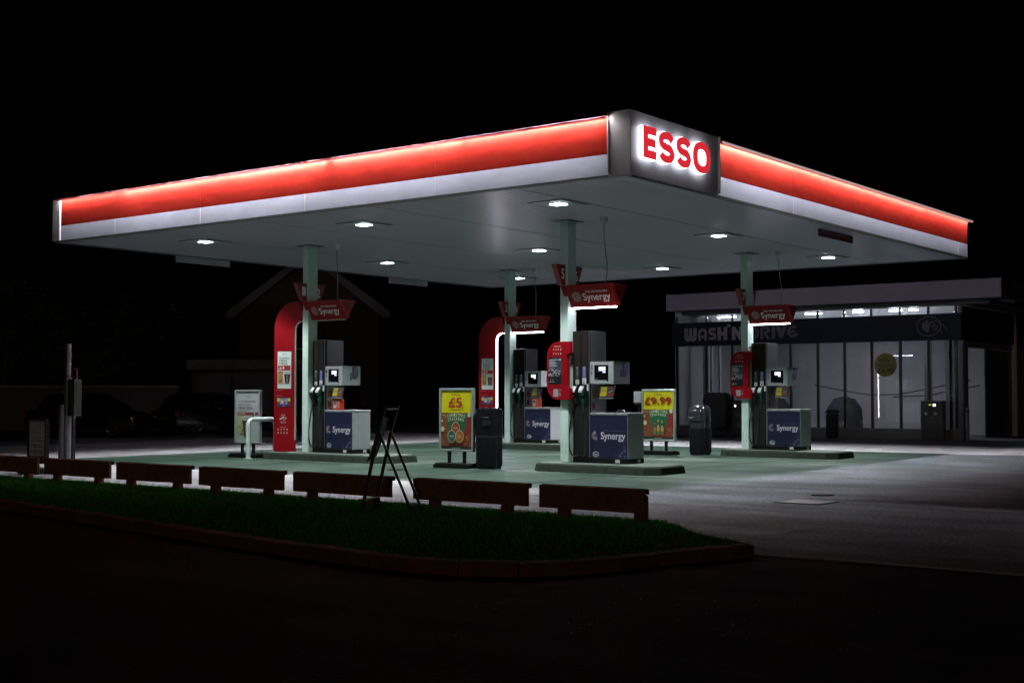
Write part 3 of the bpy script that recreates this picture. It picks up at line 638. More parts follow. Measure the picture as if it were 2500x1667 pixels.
# ================================================================== OVERHEAD SIGNS
def plane_frame(front):   # slanted face of the wedge
    return
def pump_sign(cx, cy, a, b, lab, arch=False, lit=True):
    t = thing('pump_sign', (cx, cy + .14, 0), lab, 'overhead sign', 'red wedge signs fixed to the canopy columns')
    ZA, ZP, HW = 3.47, 3.06, .26
    L = 1.05
    m = MB(); m.loft([[(x, -HW, ZA), (x, HW, ZA), (x, .03, ZP), (x, -.03, ZP)] for x in (.002, L)]); m.loft([[(x, -HW, ZA), (x, -HW, ZA - .015), (x, -.1405, ZA - .2), (x, -.1405, ZA)] for x in (-.09, .001)])
    beam = m.build('beam', RED, t, bevel=.006)
    U = (1, 0, 0); V = Vector((0, HW - .03, -(ZA - ZP))).normalized() * -1
    d = Decal((0, -.03, ZP), U, V); wt = ink((.85, .88, .86)); V_len = math.hypot(HW - .03, ZA - ZP)
    d.text('Synergy', .34, .94, .095, .285, wt, .02).text('FUEL TECHNOLOGY', .43, .91, .30, .338, wt, .04)
    sunburst(d, .20, .225, .105, wt); d.build('lettering', beam)
    V2 = Vector((0, -(HW - .03), -(ZA - ZP))).normalized() * -1
    d = Decal((0, .03, ZP), (-1, 0, 0), V2); d.text('Synergy', -.80, -.2, .105, .285, wt, .015); d.build('lettering', beam)
    cap = MB().add([(L + .001, -HW + .004, ZA - .004), (L + .001, HW - .004, ZA - .004), (L + .001, 0, ZP + .004), (L + .02, -HW + .02, ZA - .012), (L + .02, HW - .02, ZA - .012), (L + .02, 0, ZP + .035)],
                   [(0, 1, 2), (3, 5, 4), (0, 3, 4, 1), (1, 4, 5, 2), (2, 5, 3, 0)]).build('end_cap', mat('end_cap_red', (.30, .012, .012), .35), t)
    d = Decal((L + .0205, 0, ZA - .14), (0, 1, 0), (0, 0, 1)); dk = ink((.11, .004, .006)); d.ring(0, 0, .095, .075, .018, dk); d.text('Esso', -.06, .06, -.028, .03, dk, .03); d.build('emblem', cap)
    MB().box(.03, L - .06, -.022, .022, ZP - .022, ZP - .001).build('light_strip', LED if lit else LED_OFF, t)
    # number board: upside-down trapezium through the column
    m = MB(); m.loft([[(xx, -.44, 3.87), (xx, .44, 3.87), (xx, .27, 3.485), (xx, -.24, 3.485)] for xx in (-.17, -.055)])
    nb = m.build('number_board', mat('board_red', (.20, .008, .010), .35), t, bevel=.004)
    d = Decal((-.054, 0, 0), (0, 1, 0)); d.text(a, -.275, -.175, 3.60, 3.79, wt, .05); d.text(b, .165, .265, 3.58, 3.77, wt, .05); d.build('number', nb)
    if arch:
        OX, IX = -.95, -.55; CXr, CZ = -.35, ZA - .60; rings = []
        def sec(ox, oz, ix, iz): return [(ox, -HW, oz), (ox, HW, oz), (ix, .03, iz), (ix, -.03, iz)]
        rings.append(sec(OX, .16, IX, .16)); rings.append(sec(OX, 1.4, IX, 1.4)); rings.append(sec(OX, CZ, IX, CZ))
        for k_ in range(1, 13):
            a_ = R(180 - 90 * k_ / 12); rings.append(sec(CXr + .6 * math.cos(a_), CZ + .6 * math.sin(a_), CXr + .2 * math.cos(a_), CZ + .19 * math.sin(a_)))
        rings.append(sec(-.185, ZA, -.185, ZP))
        arch_o = MB().loft(rings).build('arch', RED, t, smooth=30)
        # light line along the inner edge
        P = [(IX + .012, 0, .42), (IX + .012, 0, 1.4), (IX + .012, 0, CZ)] + [(CXr + .188 * math.cos(R(180 - 7.5 * k_)), 0, CZ + .178 * math.sin(R(180 - 7.5 * k_))) for k_ in range(1, 13)] + [(-.19, 0, ZP - .012)]
        s_ = MB(); rg = []
        for i, p in enumerate(P):
            q0 = Vector(P[max(i - 1, 0)]); q1 = Vector(P[min(i + 1, len(P) - 1)]); dd = (q1 - q0).normalized(); nn = Vector((dd.z, 0, -dd.x))
            p = Vector(p); rg.append([tuple(p + nn * .008 + Vector((0, sy, 0)) - nn * (.016 if k2 else 0)) for sy, k2 in ((-.018, 0), (.018, 0), (.018, 1), (-.018, 1))])
        s_.loft(rg); s_.build('light_strip', LED if lit else LED_OFF, t)
        # posters lie on the slanted front of the leg
        U2 = Vector((IX - OX, HW - .03, 0)).normalized(); d = Decal((OX, -HW, 0), U2, (0, 0, 1), .004)
        dark = ink((.03, .035, .035)); wt2 = ink((.58, .66, .62))
        d.rect(.075, .395, 1.555, 2.385, ink((.3, .32, .3))).rect(.083, .387, 1.562, 2.378, wt2)
        d.text('Costa', .18, .29, 2.325, 2.345, dark, .01).rect(.19, .28, 2.307, 2.311, dark)
        d.text('Breakfast', .12, .35, 2.215, 2.265, dark).text('MEAL', .12, .31, 2.155, 2.20, dark, .03).text('DEAL', .12, .31, 2.095, 2.14, dark, .03)
        d.rect(.095, .375, 1.965, 2.07, ink((.30, .02, .015))).text('£4', .125, .235, 1.985, 2.05, ink((.7, .68, .62)), .03)
        d.rect(.09, .38, 1.66, 1.95, ink((.42, .45, .40))).rect(.095, .20, 1.675, 1.945, ink((.26, .12, .02))).ell(.148, 1.85, .042, .065, ink((.36, .20, .05)), 14).rect(.10, .195, 1.77, 1.778, ink((.4, .3, .15)))
        d.poly([(.235, 1.88), (.365, 1.88), (.345, 1.67), (.255, 1.67)], ink((.035, .006, .010))).ell(.30, 1.905, .07, .028, ink((.5, .5, .45)), 16).ell(.30, 1.905, .05, .016, ink((.3, .3, .27)), 14).text('COSTA', .285, .315, 1.70, 1.85, ink((.45, .45, .42)), .02, rot=1)
        hl = ink((.6, .2, .2)); d.rect(.04, .20, 1.515, 1.521, hl).rect(.05, .22, 1.395, 1.401, hl).rect(.04, .26, 1.118, 1.122, ink((.35, .05, .05)))
        pu = ink((.045, .02, .10)); ye = ink((.5, .5, .02)); gy = ink((.28, .28, .36))
        d.rect(.07, .39, 1.155, 1.36, pu).rect(.075, .135, 1.265, 1.345, ye).rect(.315, .375, 1.275, 1.345, ye).rect(.14, .31, 1.21, 1.34, gy).ell(.19, 1.27, .022, .03, ink((.5, .5, .55)), 10).ell(.25, 1.25, .03, .03, ink((.1, .1, .16)), 10).ell(.22, 1.315, .05, .012, ink((.1, .08, .1)), 10).rect(.075, .13, 1.19, 1.245, ink((.2, .02, .03))).rect(.32, .38, 1.185, 1.26, ink((.2, .02, .03))).rect(.19, .27, 1.17, 1.178, ink((.4, .35, .5)))
        ic = ink((.5, .42, .38)); d.ring(.215, .965, .04, .012, .008, ic, 16).poly([(.13, .885), (.20, .93), (.25, .935), (.24, .905), (.17, .87), (.14, .868)], ic).rib([(.215, .865), (.25, .87), (.285, .92), (.295, .885)], .012, ic).rect(.16, .28, .84, .844, ic).rect(.145, .285, .805, .812, ic).rect(.16, .27, .788, .793, ic)
        d.rect(.14, .29, .695, .701, ic)
        for r_ in range(2):
            for c_ in range(4): d.ell(.105 + c_ * .068, .65 - r_ * .075, .013, .016, ic, 8); d.rect(.092 + c_ * .068, .118 + c_ * .068, .617 - r_ * .075, .621 - r_ * .075, ink((.25, .12, .11)))
        d.build('poster', arch_o)
        MB().box(OX + .0, IX + .02, -.262, -.258 + .0, .16, .30).build('kick_plate', RED, arch_o)
    return t
pump_sign(-21.08, 20.28, '1', '2', 'red arched sign numbered 1 and 2, its light strip off', arch=True, lit=False)
pump_sign(-14.12, 20.28, '5', '6', 'red wedge sign numbered 5 and 6 on the nearest column')
pump_sign(-21.08, 27.59, '3', '4', 'red arched sign numbered 3 and 4 with glowing violet-white inner edge', arch=True)
pump_sign(-14.12, 27.59, '7', '8', 'red wedge sign numbered 7 and 8 in front of the wash building')

def info_panel(cx, cy, num, lab):
    t = thing('info_panel', (cx, cy, 0), lab, 'info panel', 'red rounded info panels on the columns')
    pts = [(.115, 2.42), (.115, 2.20), (.05, 2.16), (.045, 1.60), (.06, 1.565), (.115, 1.535), (.115, 1.33), (-.16, 1.33)]
    for k_ in range(7): a = R(90 + 90 * k_ / 6); pts.append((-.16 + .25 * math.cos(a), 1.60 - .27 * math.sin(a)))
    pts = pts[:8] + [(-.16 - .25 * math.sin(R(15 * k_)), 1.60 - .27 * math.cos(R(15 * k_))) for k_ in range(1, 7)]
    pts += [(-.16 - .25 * math.cos(R(15 * k_)), 2.15 + .27 * math.sin(R(15 * k_))) for k_ in range(0, 7)]
    s = MB().prism(pts, 'y', -.11, -.005).build('shell', RED, t, bevel=.006)
    d = Decal((0, -.1105, 0), lift=.0015); ic = ink((.55, .45, .42)); d.rect(-.395, .04, 2.155, 2.162, ink((.12, .004, .008))).rect(-.395, .04, 1.575, 1.582, ink((.12, .004, .008)))
    d.rect(-.245, -.085, 2.325, 2.336, ic)
    for r_ in range(2):
        for c_ in range(4): d.ell(-.25 + c_ * .055, 2.275 - r_ * .082, .011, .016, ic, 8); d.rect(-.262 + c_ * .055, -.24 + c_ * .055, 2.243 - r_ * .082, 2.247 - r_ * .082, ink((.3, .14, .13)))
    d.rect(-.12, -.075, 1.52, 1.524, ic).rect(-.12, -.06, 1.50, 1.504, ic); d.text(str(num), -.118, -.078, 1.40, 1.455, ic, .015)
    d.rect(-.255, -.14, 1.385, 1.53, ink((.25, .26, .27)))
    d.build('printing', s)
    d = Decal((0, -.1115, 0), lift=.002); d.rect(-.365, -.07, 1.62, 2.125, ink((.012, .016, .02), .2)).poly([(-.365, 1.82), (-.07, 1.80), (-.07, 2.12), (-.27, 2.12), (-.365, 2.08)], ink((.045, .055, .075), .2))
    wh = ink((.42, .46, .45)); d.rect(-.36, -.11, 2.075, 2.085, wh).ell(-.10, 2.082, .018, .016, wh, 10)
    for i, L_ in enumerate((.13, .17, .15, .19)): d.rect(-.35, -.35 + L_, 2.042 - i * .028, 2.054 - i * .028, wh)
    for i, L_ in enumerate((.14, .10, .13)): d.rect(-.35, -.35 + L_, 1.935 - i * .018, 1.941 - i * .018, ink((.22, .25, .25)))
    rr = random.Random(11)
    for i in range(42): x = rr.uniform(-.355, -.085); z = rr.uniform(1.77, 1.89); d.k -= 0; g = rr.uniform(.08, .42); d.ell(x, z, rr.uniform(.006, .022), rr.uniform(.006, .018), ink((round(g, 1), round(g * .95, 1), round(g * 1.05, 1))), 7)
    d.rect(-.35, -.22, 1.66, 1.666, wh); d.ell(-.31, 1.70, .008, .01, wh, 6).ell(-.255, 1.70, .008, .01, wh, 6)
    d.build('poster', s)
info_panel(-14.12, 20.28, 5, 'red rounded info panel with dark poster on the nearest column')
info_panel(-14.12, 27.59, 7, 'red rounded info panel with dark poster on the column before the wash building')

# ================================================================== POSTER STANDS
def poster_stand(x0, x1, y, z0, z1, lab, art, legs=True, base=True, fm=None, rz=0):
    w_ = x1 - x0; h_ = z1 - z0; t = thing('poster_stand', ((x0 + x1) / 2, y, 0), lab, 'poster stand', 'free-standing poster frames', rz)
    fm = fm or FRAME; a, b = -w_ / 2, w_ / 2; f = MB(); e = .045
    f.box(a, b, -.03, .05, z1 - e, z1); f.box(a, b, -.03, .05, z0, z0 + e); f.box(a, a + e, -.03, .05, z0 + e, z1 - e); f.box(b - e, b, -.03, .05, z0 + e, z1 - e)
    f.build('frame', fm, t, bevel=.012)
    MB().box(a + e, b - e, -.004, .03, z0 + e, z1 - e).build('back_panel', DARK2, t)
    d = Decal((a + e, -.005, z0 + e), lift=.001); art(d, w_ - 2 * e, h_ - 2 * e); d.build('poster', t)
    if legs:
        for s_ in (-.19, .19): MB().loft([[(s_ * w_ / .86 + q * ww, r_ * .02 + .01, zz_) for q, r_ in ((-1, -1), (1, -1), (1, 1), (-1, 1))] for ww, zz_ in ((.028, .09), (.036, z0 - .001))]).build('leg', DARK, t)
    if base: MB().prism(rounded(w_ * 1.02, .46, .06), 'z', .006, .075).prism(rounded(w_ * .96, .40, .05), 'z', .076, .098).build('base', DARK, t, bevel=.008)
    return t
def xmas(d, w, h, price, third):
    Yl = ink((.50, .47, .006)); Rd = ink((.24, .028, .012)); Or = ink((.30, .012, .006)); Gn = ink((.008, .10, .045)); Cr = ink((.42, .50, .30)); Br = ink((.16, .05, .02)); Bk = ink((.012, .02, .014))
    d.rect(0, w, 0, h, Br).rect(0, w, 0, h * .055, Bk).rect(0, w, h * .62, h, Yl)
    for i in range(7):   # crease shading in the yellow sheet, drawn as darker lines
        z = h * (.65 + .05 * i); d.rib([(w * .02, z), (w * .25, z - .012), (w * .6, z + .014), (w * .98, z + .004 * (i - 3))], .004, ink((.42, .40, .006)))
    d.rect(w * .55, w, h * .05, h * .60, ink((.19, .02, .014)))
    d.poly([(w * .18, h * .60), (w * .85, h * .60), (w * .82, h * .48), (w * .72, h * .20), (w * .3, h * .20), (w * .2, h * .48)], Gn)
    d.text('Only', w * .36, w * .63, h * .90, h * .955, Rd, .01)
    for i, ch in enumerate('CHRISTMAS'): z = h * (.535 + .022 * math.sin(math.pi * (i + .5) / 9)); d.text(ch, w * (.20 + .068 * i), w * (.20 + .068 * i + .055), z, z + h * .055, Cr, .035)
    for i, ch in enumerate('CRACKERS'): z = h * (.468 + .022 * math.sin(math.pi * (i + .5) / 8)); d.text(ch, w * (.23 + .068 * i), w * (.23 + .068 * i + .055), z, z + h * .055, Cr, .035)
    for x, z, r_ in ((.93, .585, .055), (.06, .34, .06), (.04, .48, .03)): d.ell(w * x, h * z, w * r_, w * r_ * 1.1, Cr, 20)
    d.rib([(w * .02, h * .58), (w * .16, h * .575), (w * .13, h * .52)], .012, ink((.35, .32, .05)))
    rr = random.Random(5)
    for i in range(34): a = rr.uniform(0, 6.28); x = w * (.88 + .09 * rr.uniform(-1, 1)); z = h * (.15 + .09 * rr.uniform(-1, 1)); l = .03; d.poly([(x, z), (x + l * math.cos(a), z + l * math.sin(a)), (x + l * 1.5 * math.cos(a + .3), z + l * 1.5 * math.sin(a + .3))], ink((.4, .38, .10)) if i % 2 else ink((.16, .2, .05)))
    d.rect(w * .04, w * .14, h * .11, h * .117, ink((.35, .2, .08))).rect(w * .04, w * .24, h * .075, h * .08, ink((.3, .15, .06))).rect(w * .38, w * .65, h * .02, h * .03, ink((.25, .3, .25)))
    if third == 'ovals':
        d.text(price, w * .27, w * .70, h * .71, h * .875, Or, .06); d.rect(w * .33, w * .64, h * .655, h * .672, ink((.33, .2, .01)))
        for x, z, c_ in ((.5, .36, (.25, .03, .015)), (.37, .22, (.01, .09, .10)), (.63, .22, (.30, .10, .015))):
            d.ell(w * x, h * z, w * .135, w * .16, ink((.45, .42, .18)), 26).ell(w * x, h * z, w * .118, w * .142, ink(c_), 26)
            d.rect(w * (x - .07), w * (x + .07), h * z - .004, h * z + .012, ink((.4, .33, .2))).rect(w * (x - .05), w * (x + .06), h * z - .03, h * z - .022, ink((.35, .28, .2))).rect(w * (x - .04), w * (x + .04), h * z + .03, h * z + .036, ink((.35, .28, .2)))
    else:
        d.text(price, w * .06, w * .94, h * .72, h * .875, Or, .05)
        for x, hh, c_ in ((.39, .20, (.30, .12, .06)), (.51, .25, (.42, .25, .05)), (.64, .235, (.38, .28, .08))):
            b0 = h * .10; d.poly([(w * (x - .045), b0), (w * (x + .045), b0), (w * (x + .045), b0 + h * hh * .6), (w * (x + .018), b0 + h * hh * .8), (w * (x + .018), b0 + h * hh * 1.25), (w * (x - .018), b0 + h * hh * 1.25), (w * (x - .018), b0 + h * hh * .8), (w * (x - .045), b0 + h * hh * .6)], ink(c_))
            d.rect(w * (x - .043), w * (x + .043), b0 + h * .01, b0 + h * .07, ink((.06, .16, .08)))
            d.rect(w * (x - .018), w * (x + .018), b0 + h * hh * .82, b0 + h * hh * 1.0, ink((.02, .05, .03)))
poster_stand(-16.83, -15.97, 19.76, .32, 1.55, 'poster stand with yellow £5 Christmas crackers poster, left of the tall round bin', lambda d, w, h: xmas(d, w, h, '£5', 'ovals'))
poster_stand(-16.61, -15.70, 26.96, .32, 1.55, 'poster stand with yellow £9.99 Christmas crackers poster, behind the nearest pump', lambda d, w, h: xmas(d, w, h, '£9.99', 'bottles'))
def meal(d, w, h, top=False):
    P = ink((.34, .37, .38)); K = ink((.05, .055, .06)); d.rect(0, w, 0, h, P)
    d.poly([(0, h), (0, h * .93), (w * .5, h * .95), (w, h * .88), (w, h)], ink((.27, .31, .31)))
    d.text('Costa', w * .4, w * .62, h * .90, h * .93, K, .01).rect(w * .44, w * .6, h * .875, h * .88, K)
    d.text('Your favourites', w * .1, w * .84, h * .79, h * .835, K, .008).text('now in the', w * .1, w * .6, h * .725, h * .76, K, .008).text('MEAL DEAL', w * .1, w * .74, h * .65, h * .70, K, .03).rect(w * .1, w * .56, h * .615, h * .62, K)
    d.rect(w * .04, w * .68, h * .53, h * .59, ink((.20, .03, .02))).text('£4.90', w * .09, w * .38, h * .54, h * .58, ink((.5, .46, .42)), .03).rect(w * .68, w * .78, h * .48, h * .59, ink((.09, .07, .10))).rect(w * .83, w * .97, h * .535, h * .59, ink((.20, .02, .06)))
    d.rect(0, w * .72, h * .16, h * .525, ink((.30, .34, .20))).rect(0, w, 0, h * .16, ink((.28, .36, .31)))
    rr = random.Random(9)
    for i in range(26): x = w * rr.uniform(0, .3); z = h * rr.uniform(.14, .36); a = rr.uniform(-.3, .6); d.rib([(x, z), (x + .09 * math.cos(a), z + .09 * math.sin(a))], .014, ink((.07, .12, .02)) if i % 2 else ink((.35, .38, .10)))
    d.poly([(w * .27, h * .46), (w * .62, h * .46), (w * .56, h * .11), (w * .36, h * .11)], ink((.06, .015, .025))).ell(w * .44, h * .465, w * .19, h * .045, ink((.42, .44, .40)), 22).ell(w * .44, h * .465, w * .13, h * .027, ink((.3, .32, .3)), 18).ell(w * .45, h * .467, w * .02, h * .006, K, 8)
    d.text('COSTA', w * .42, w * .50, h * .16, h * .38, ink((.42, .42, .40)), .02, rot=1)
    d.ell(w * .5, h * .10, w * .16, h * .02, ink((.06, .08, .08)), 16)
poster_stand(-23.25, -22.40, 20.10, .32, 1.53, 'poster stand with pale meal deal poster, behind the white hoop rail', meal)
def meal2(d, w, h):
    P = ink((.36, .36, .38)); K = ink((.04, .04, .045)); d.rect(0, w, 0, h, P).rect(0, w, 0, h * .13, ink((.14, .02, .02))).rect(w * .3, w * .7, h * .03, h * .10, ink((.3, .2, .18)))
    d.text('Costa', w * .4, w * .8, h * .86, h * .90, K, .01).rect(w * .1, w * .5, h * .70, h * .715, K).rect(w * .1, w * .9, h * .58, h * .60, K).rect(w * .1, w * .9, h * .50, h * .52, K).text('MEAL', w * .14, w * .9, h * .34, h * .43, K, .03).text('DEAL', w * .14, w * .9, h * .20, h * .29, K, .03)
poster_stand(-21.62, -21.03, 13.80, .18, .985, 'dim narrow poster stand beside the short pole at the far left', meal2, legs=False, base=True, fm=DARK2)

# ================================================================== BINS
def bin_(x, y, lab, rz=0, hood=False):
    t = thing('litter_bin', (x, y, 0), lab, 'litter bin', 'charcoal forecourt litter bins', rz)
    def rg(w_, z, r_=.12): return [(a, b, z) for a, b in rounded(w_, w_, min(r_, w_ / 2 - .001), 6)]
    MB().loft([rg(.40, .004), rg(.41, .05), rg(.44, .07), rg(.44, .62)]).build('body', BIN, t, smooth=30)
    MB().loft([rg(.425, .621), rg(.425, .632)]).build('seam', STEEL if not hood else DARK2, t)
    if not hood:
        MB().loft([rg(.44, .633), rg(.44, .99), rg(.45, 1.02), rg(.45, 1.10), rg(.43, 1.15), rg(.34, 1.17), rg(.10, 1.175)]).build('hood', BIN, t, smooth=35)
        sl = MB().prism(rounded(.23, .135, .055, 5, .06, .90), 'y', -.2235, -.2205).build('opening', mat('bin_void', (.002, .002, .002), .9), t)
        MB().loft([[(a, yy, b) for a, b in rounded(.25 - q_, .155 - q_, .065, 5, .06, .90)] for q_, yy in ((.0, -.2205), (.0, -.232), (.018, -.232), (.018, -.2205))], cap=False).build('lip', BIN, t, smooth=40)
        d = Decal((0, -.2205, 0)); d.text('Litter', -.02, .12, .985, 1.008, ink((.35, .36, .38)), .01); d.build('lettering', t)
        q = MB(); [q.lathe((a, b), [(.012, 1.15), (.012, 1.18), (.004, 1.185)], 8) for a, b in ((-.14, -.12), (.0, -.15), (.14, -.12), (-.05, .0), (.1, .05))]; q.build('highlight_stud', STEEL, t, smooth=40)  # steel dots put in for highlights on the hood top
    else:
        # barrel-shaped glossy hood leaning forward over the opening
        rings = []
        for z, w_, dy in ((.633, .44, 0), (.76, .44, 0), (.79, .43, 0), (.80, .46, -.015), (.93, .50, -.035), (1.05, .48, -.03), (1.13, .40, 0), (1.17, .27, .01), (1.18, .1, .01)):
            rings.append([(a, b + dy, z) for a, b in rounded(w_, w_ * .98, w_ * .33, 6)])
        MB().loft(rings).build('hood', mat('hood_gloss', (.03, .031, .038), .14, metal=.1, coat=.3), t, smooth=50)
        d = Decal((0, -.287, 0), (1, 0, 0), (0, 0, 1), 0); d.rib([(-.09, .90), (-.04, .885), (.04, .885), (.09, .90)], .012, ink((.4, .4, .45))).rect(-.03, .03, .86, .868, ink((.4, .4, .45))); d.build('lettering', t)
        MB().tube([(-.06, -.02, 1.165), (-.03, -.02, 1.195), (.03, -.02, 1.195), (.06, -.02, 1.165)], .012, 8).build('lifting_ring', DARK, t, smooth=60)
bin_(-15.70, 19.90, 'tall charcoal litter bin with oval opening, right of the £5 poster stand', R(8))
bin_(-15.28, 27.40, 'charcoal litter bin with shiny domed hood, right of the £9.99 poster stand', R(-20), hood=True)
t = thing('wheelie_bin', (-17.55, 40.15, 0), 'dark slatted round bin against the wash building windows', 'litter bin')
q = MB(); q.lathe((0, 0), [(.18, .01), (.18, .80), (.16, .80), (.16, .02)], 24); q.build('body', DARK, t, smooth=40)
q = MB()
for i in range(16): a = 2 * math.pi * i / 16; q.box(.185 * math.cos(a) - .012, .185 * math.cos(a) + .012, .185 * math.sin(a) - .012, .185 * math.sin(a) + .012, .06, .78)
q.build('slats', DARK2, t)
MB().lathe((0, 0), [(.215, .82), (.22, .85), (.21, .90), (.12, .93), (.01, .935)], 24).build('lid', DARK, t, smooth=40)
# windscreen-wash station behind the poster
t = thing('wash_station', (-17.10, 27.62, 0), 'pale grey paper towel box on a dark post behind the £9.99 poster', 'towel dispenser')
MB().box(-.11, .11, -.09, .09, 1.22, 1.50).build('towel_box', mat('pale_box', (.38, .37, .41), .4, noise=.1), t, bevel=.02)
MB().lathe((0, 0), [(.10, 1.215), (.09, 1.17), (.02, 1.16)], 16).build('bucket', DARK2, t, smooth=40)
MB().box(-.03, .03, -.03, .03, .02, 1.16).build('post', DARK, t); MB().cyl((0, 0), .17, .006, .03, 20).build('foot', DARK, t)

# hoop rail
t = thing('hoop_rail', (-22.33, 19.68, 0), 'white painted tubular hoop rail guarding the end of the left island', 'guard rail')
P = [(0, 0, .006), (0, 0, .74)] + [(0, .13 - .13 * math.cos(R(a)), .74 + .13 * math.sin(R(a))) for a in range(15, 91, 15)]
P += [(0, .80 - .13 * math.cos(R(180 - a)) - .0, .74 + .13 * math.sin(R(a))) for a in range(90, -1, -15)] ; P = P[:8] + [(0, .67, .87)] + [(0, .67 + .13 * math.sin(R(a)), .74 + .13 * math.cos(R(a))) for a in range(15, 91, 15)] + [(0, .80, .006)]
MB().tube(P, .052, 16).build('tube', WHITE_TUBE, t, smooth=60)
MB().cyl((0, 0), .09, .005, .018, 20).cyl((0, .80), .09, .005, .018, 20).build('foot_plate', WHITE_TUBE, t)

# ================================================================== LOW BARRIERS
def barrier(x0, x1, posts, lab):
    t = thing('low_barrier', (x0, 11.885, 0), lab, 'low barrier', 'low brown board barriers along the grass verge'); L_ = x1 - x0
    MB().box(0, L_, -.03, .02, .185, .435).build('board', WOODISH, t, bevel=.006)
    MB().box(-.0, L_ + .02, .0205, .050, .385, .442).build('back_rail', mat('shaded_rail', (.07, .03, .015), .9, noise=.3, ns=7), t, bevel=.008)  # rail colour darkened so its top reads as unlit
    for p in posts: MB().box(p, p + .135, .021, .055, .02, .37).box(p, p + .14, -.029, .019, .02, .183).build('post', WOODISH, t, bevel=.005)
    q = MB()
    for p in posts:
        for z in (.24, .38): q.add([(p + .07 + .012 * math.cos(a), -.0335, z + .012 * math.sin(a)) for a in (0, 1.05, 2.1, 3.14, 4.2, 5.2)], [(0, 1, 2, 3, 4, 5)])
    q.build('bolt', STEEL, t)
    return t
bars = [(-8.65, -7.285, 'rightmost and shortest low brown board barrier, at the tip of the verge', (.25, 1.235)),
        (-10.52, -8.82, 'low brown board barrier second from the right, right of the stepladder', None),
        (-12.59, -10.84, 'low brown board barrier directly behind the stepladder', None),
        (-14.48, -12.72, 'low brown board barrier left of the stepladder, in front of the left pump island', None),
        (-16.42, -14.66, 'low brown board barrier third from the left of the row', None),
        (-18.34, -16.58, 'low brown board barrier right of the tall grey pole', None),
        (-20.28, -18.52, 'darkest low barrier at the far left, below the dim narrow poster', None)]
proto = None
for x0, x1, lab, ps in bars:
    if ps: b0 = barrier(x0, x1, ps, lab); continue
    if proto is None: proto = barrier(x0, x1, (.25, 1.33), lab); o = proto
    else: o = copy_tree(proto); o.location.x = x0; o['label'] = lab
    if x0 < -14: o.location.y = 11.885 + (-14 - x0) * .03; o.rotation_euler.z = R(-.8)

# ================================================================== STEPLADDER
u = Vector((.925, .38, 0)).normalized(); wv = Vector((-.38, .925, 0)).normalized()
t = thing('stepladder', (-10.55, 11.0, 0), 'dark A-frame stepladder with a grey cloth hanging from it, standing on the grass', 'stepladder')
AL = mat('dark_ladder_metal', (.07, .075, .065), .4, metal=.6, noise=.3, ns=12)
def bar(mb, a, b, w_, d_):
    a = Vector(a); b = Vector(b); dd = (b - a).normalized(); s_ = wv if abs(dd.dot(wv)) < .9 else u; n_ = dd.cross(s_).normalized(); s_ = n_.cross(dd).normalized()
    mb.loft([[tuple(p + s_ * sx * w_ / 2 + n_ * sy * d_ / 2) for sx, sy in ((-1, -1), (1, -1), (1, 1), (-1, 1))] for p in (a, b)])
for k_, ofs in enumerate((Vector((0, 0, 0)), wv * .42)):
    q = MB(); bar(q, ofs + Vector((0, 0, .07)), ofs + u * .207 + Vector((0, 0, 1.0)), .022, .035); bar(q, ofs + u * .208 + Vector((0, 0, 1.002)), ofs + u * .30 + Vector((0, 0, 1.31)), .018, .025); q.build('front_rail', AL, t)
    q = MB(); bar(q, ofs * .9 + u * .615 + Vector((0, 0, .07)) + (wv * .03 if k_ == 0 else wv * .0), ofs + u * .21 + wv * (.02 if k_ == 0 else -.02) + Vector((0, 0, 1.0)), .02, .028); q.build('rear_rail', AL, t)
def step(s_, z, ext=0, nm='step', dp=.075):
    q = MB(); c = u * s_; q.loft([[tuple(c + wv * ww + u * a + Vector((0, 0, z + b))) for a, b in ((-dp, 0), (.012, 0), (.012, .018), (-dp, .022))] for ww in (-ext, .42 + ext)]); q.build(nm, mat('ladder_tread', (.22, .22, .19), .5, metal=.3, noise=.3), t, bevel=.003)
step(.045, .22, .03); step(.195, .985, 0, dp=.04); step(.295, 1.255, 0, 'top_step', .03); 
q = MB(); bar(q, u * .575 + wv * .03 + Vector((0, 0, .165)), u * .575 + wv * .38 + Vector((0, 0, .165)), .03, .012); q.build('rear_brace', AL, t)
q = MB(); N1 = 9; rg = []
for i in range(N1 + 1):
    f_ = i / N1; row = []
    for j_ in range(7):
        g_ = j_ / 6; z = 1.17 - f_ * (.53 - .10 * g_); sx = .262 - f_ * .19 + .018 * math.sin(g_ * 7 + f_ * 3) * f_ - .03
        row.append(tuple(u * sx + wv * (.02 + g_ * (.22 + .17 * f_)) + Vector((0, 0, z))))
    rg.append(row)
q.loft(rg, cap=False, closed=False); o = q.build('cloth', mat('grey_cloth', (.13, .13, .13), .85, noise=.3, ns=6), t, smooth=80)
sm = o.modifiers.new('thick', 'SOLIDIFY'); sm.thickness = .006
MB().tube([tuple(u * .095 + Vector((0, 0, .77)) - wv * .03), tuple(u * .095 + Vector((0, 0, .77)) + wv * .04)], .016, 8).build('foot_clip', mat('red_clip', (.15, .02, .02), .5), t)

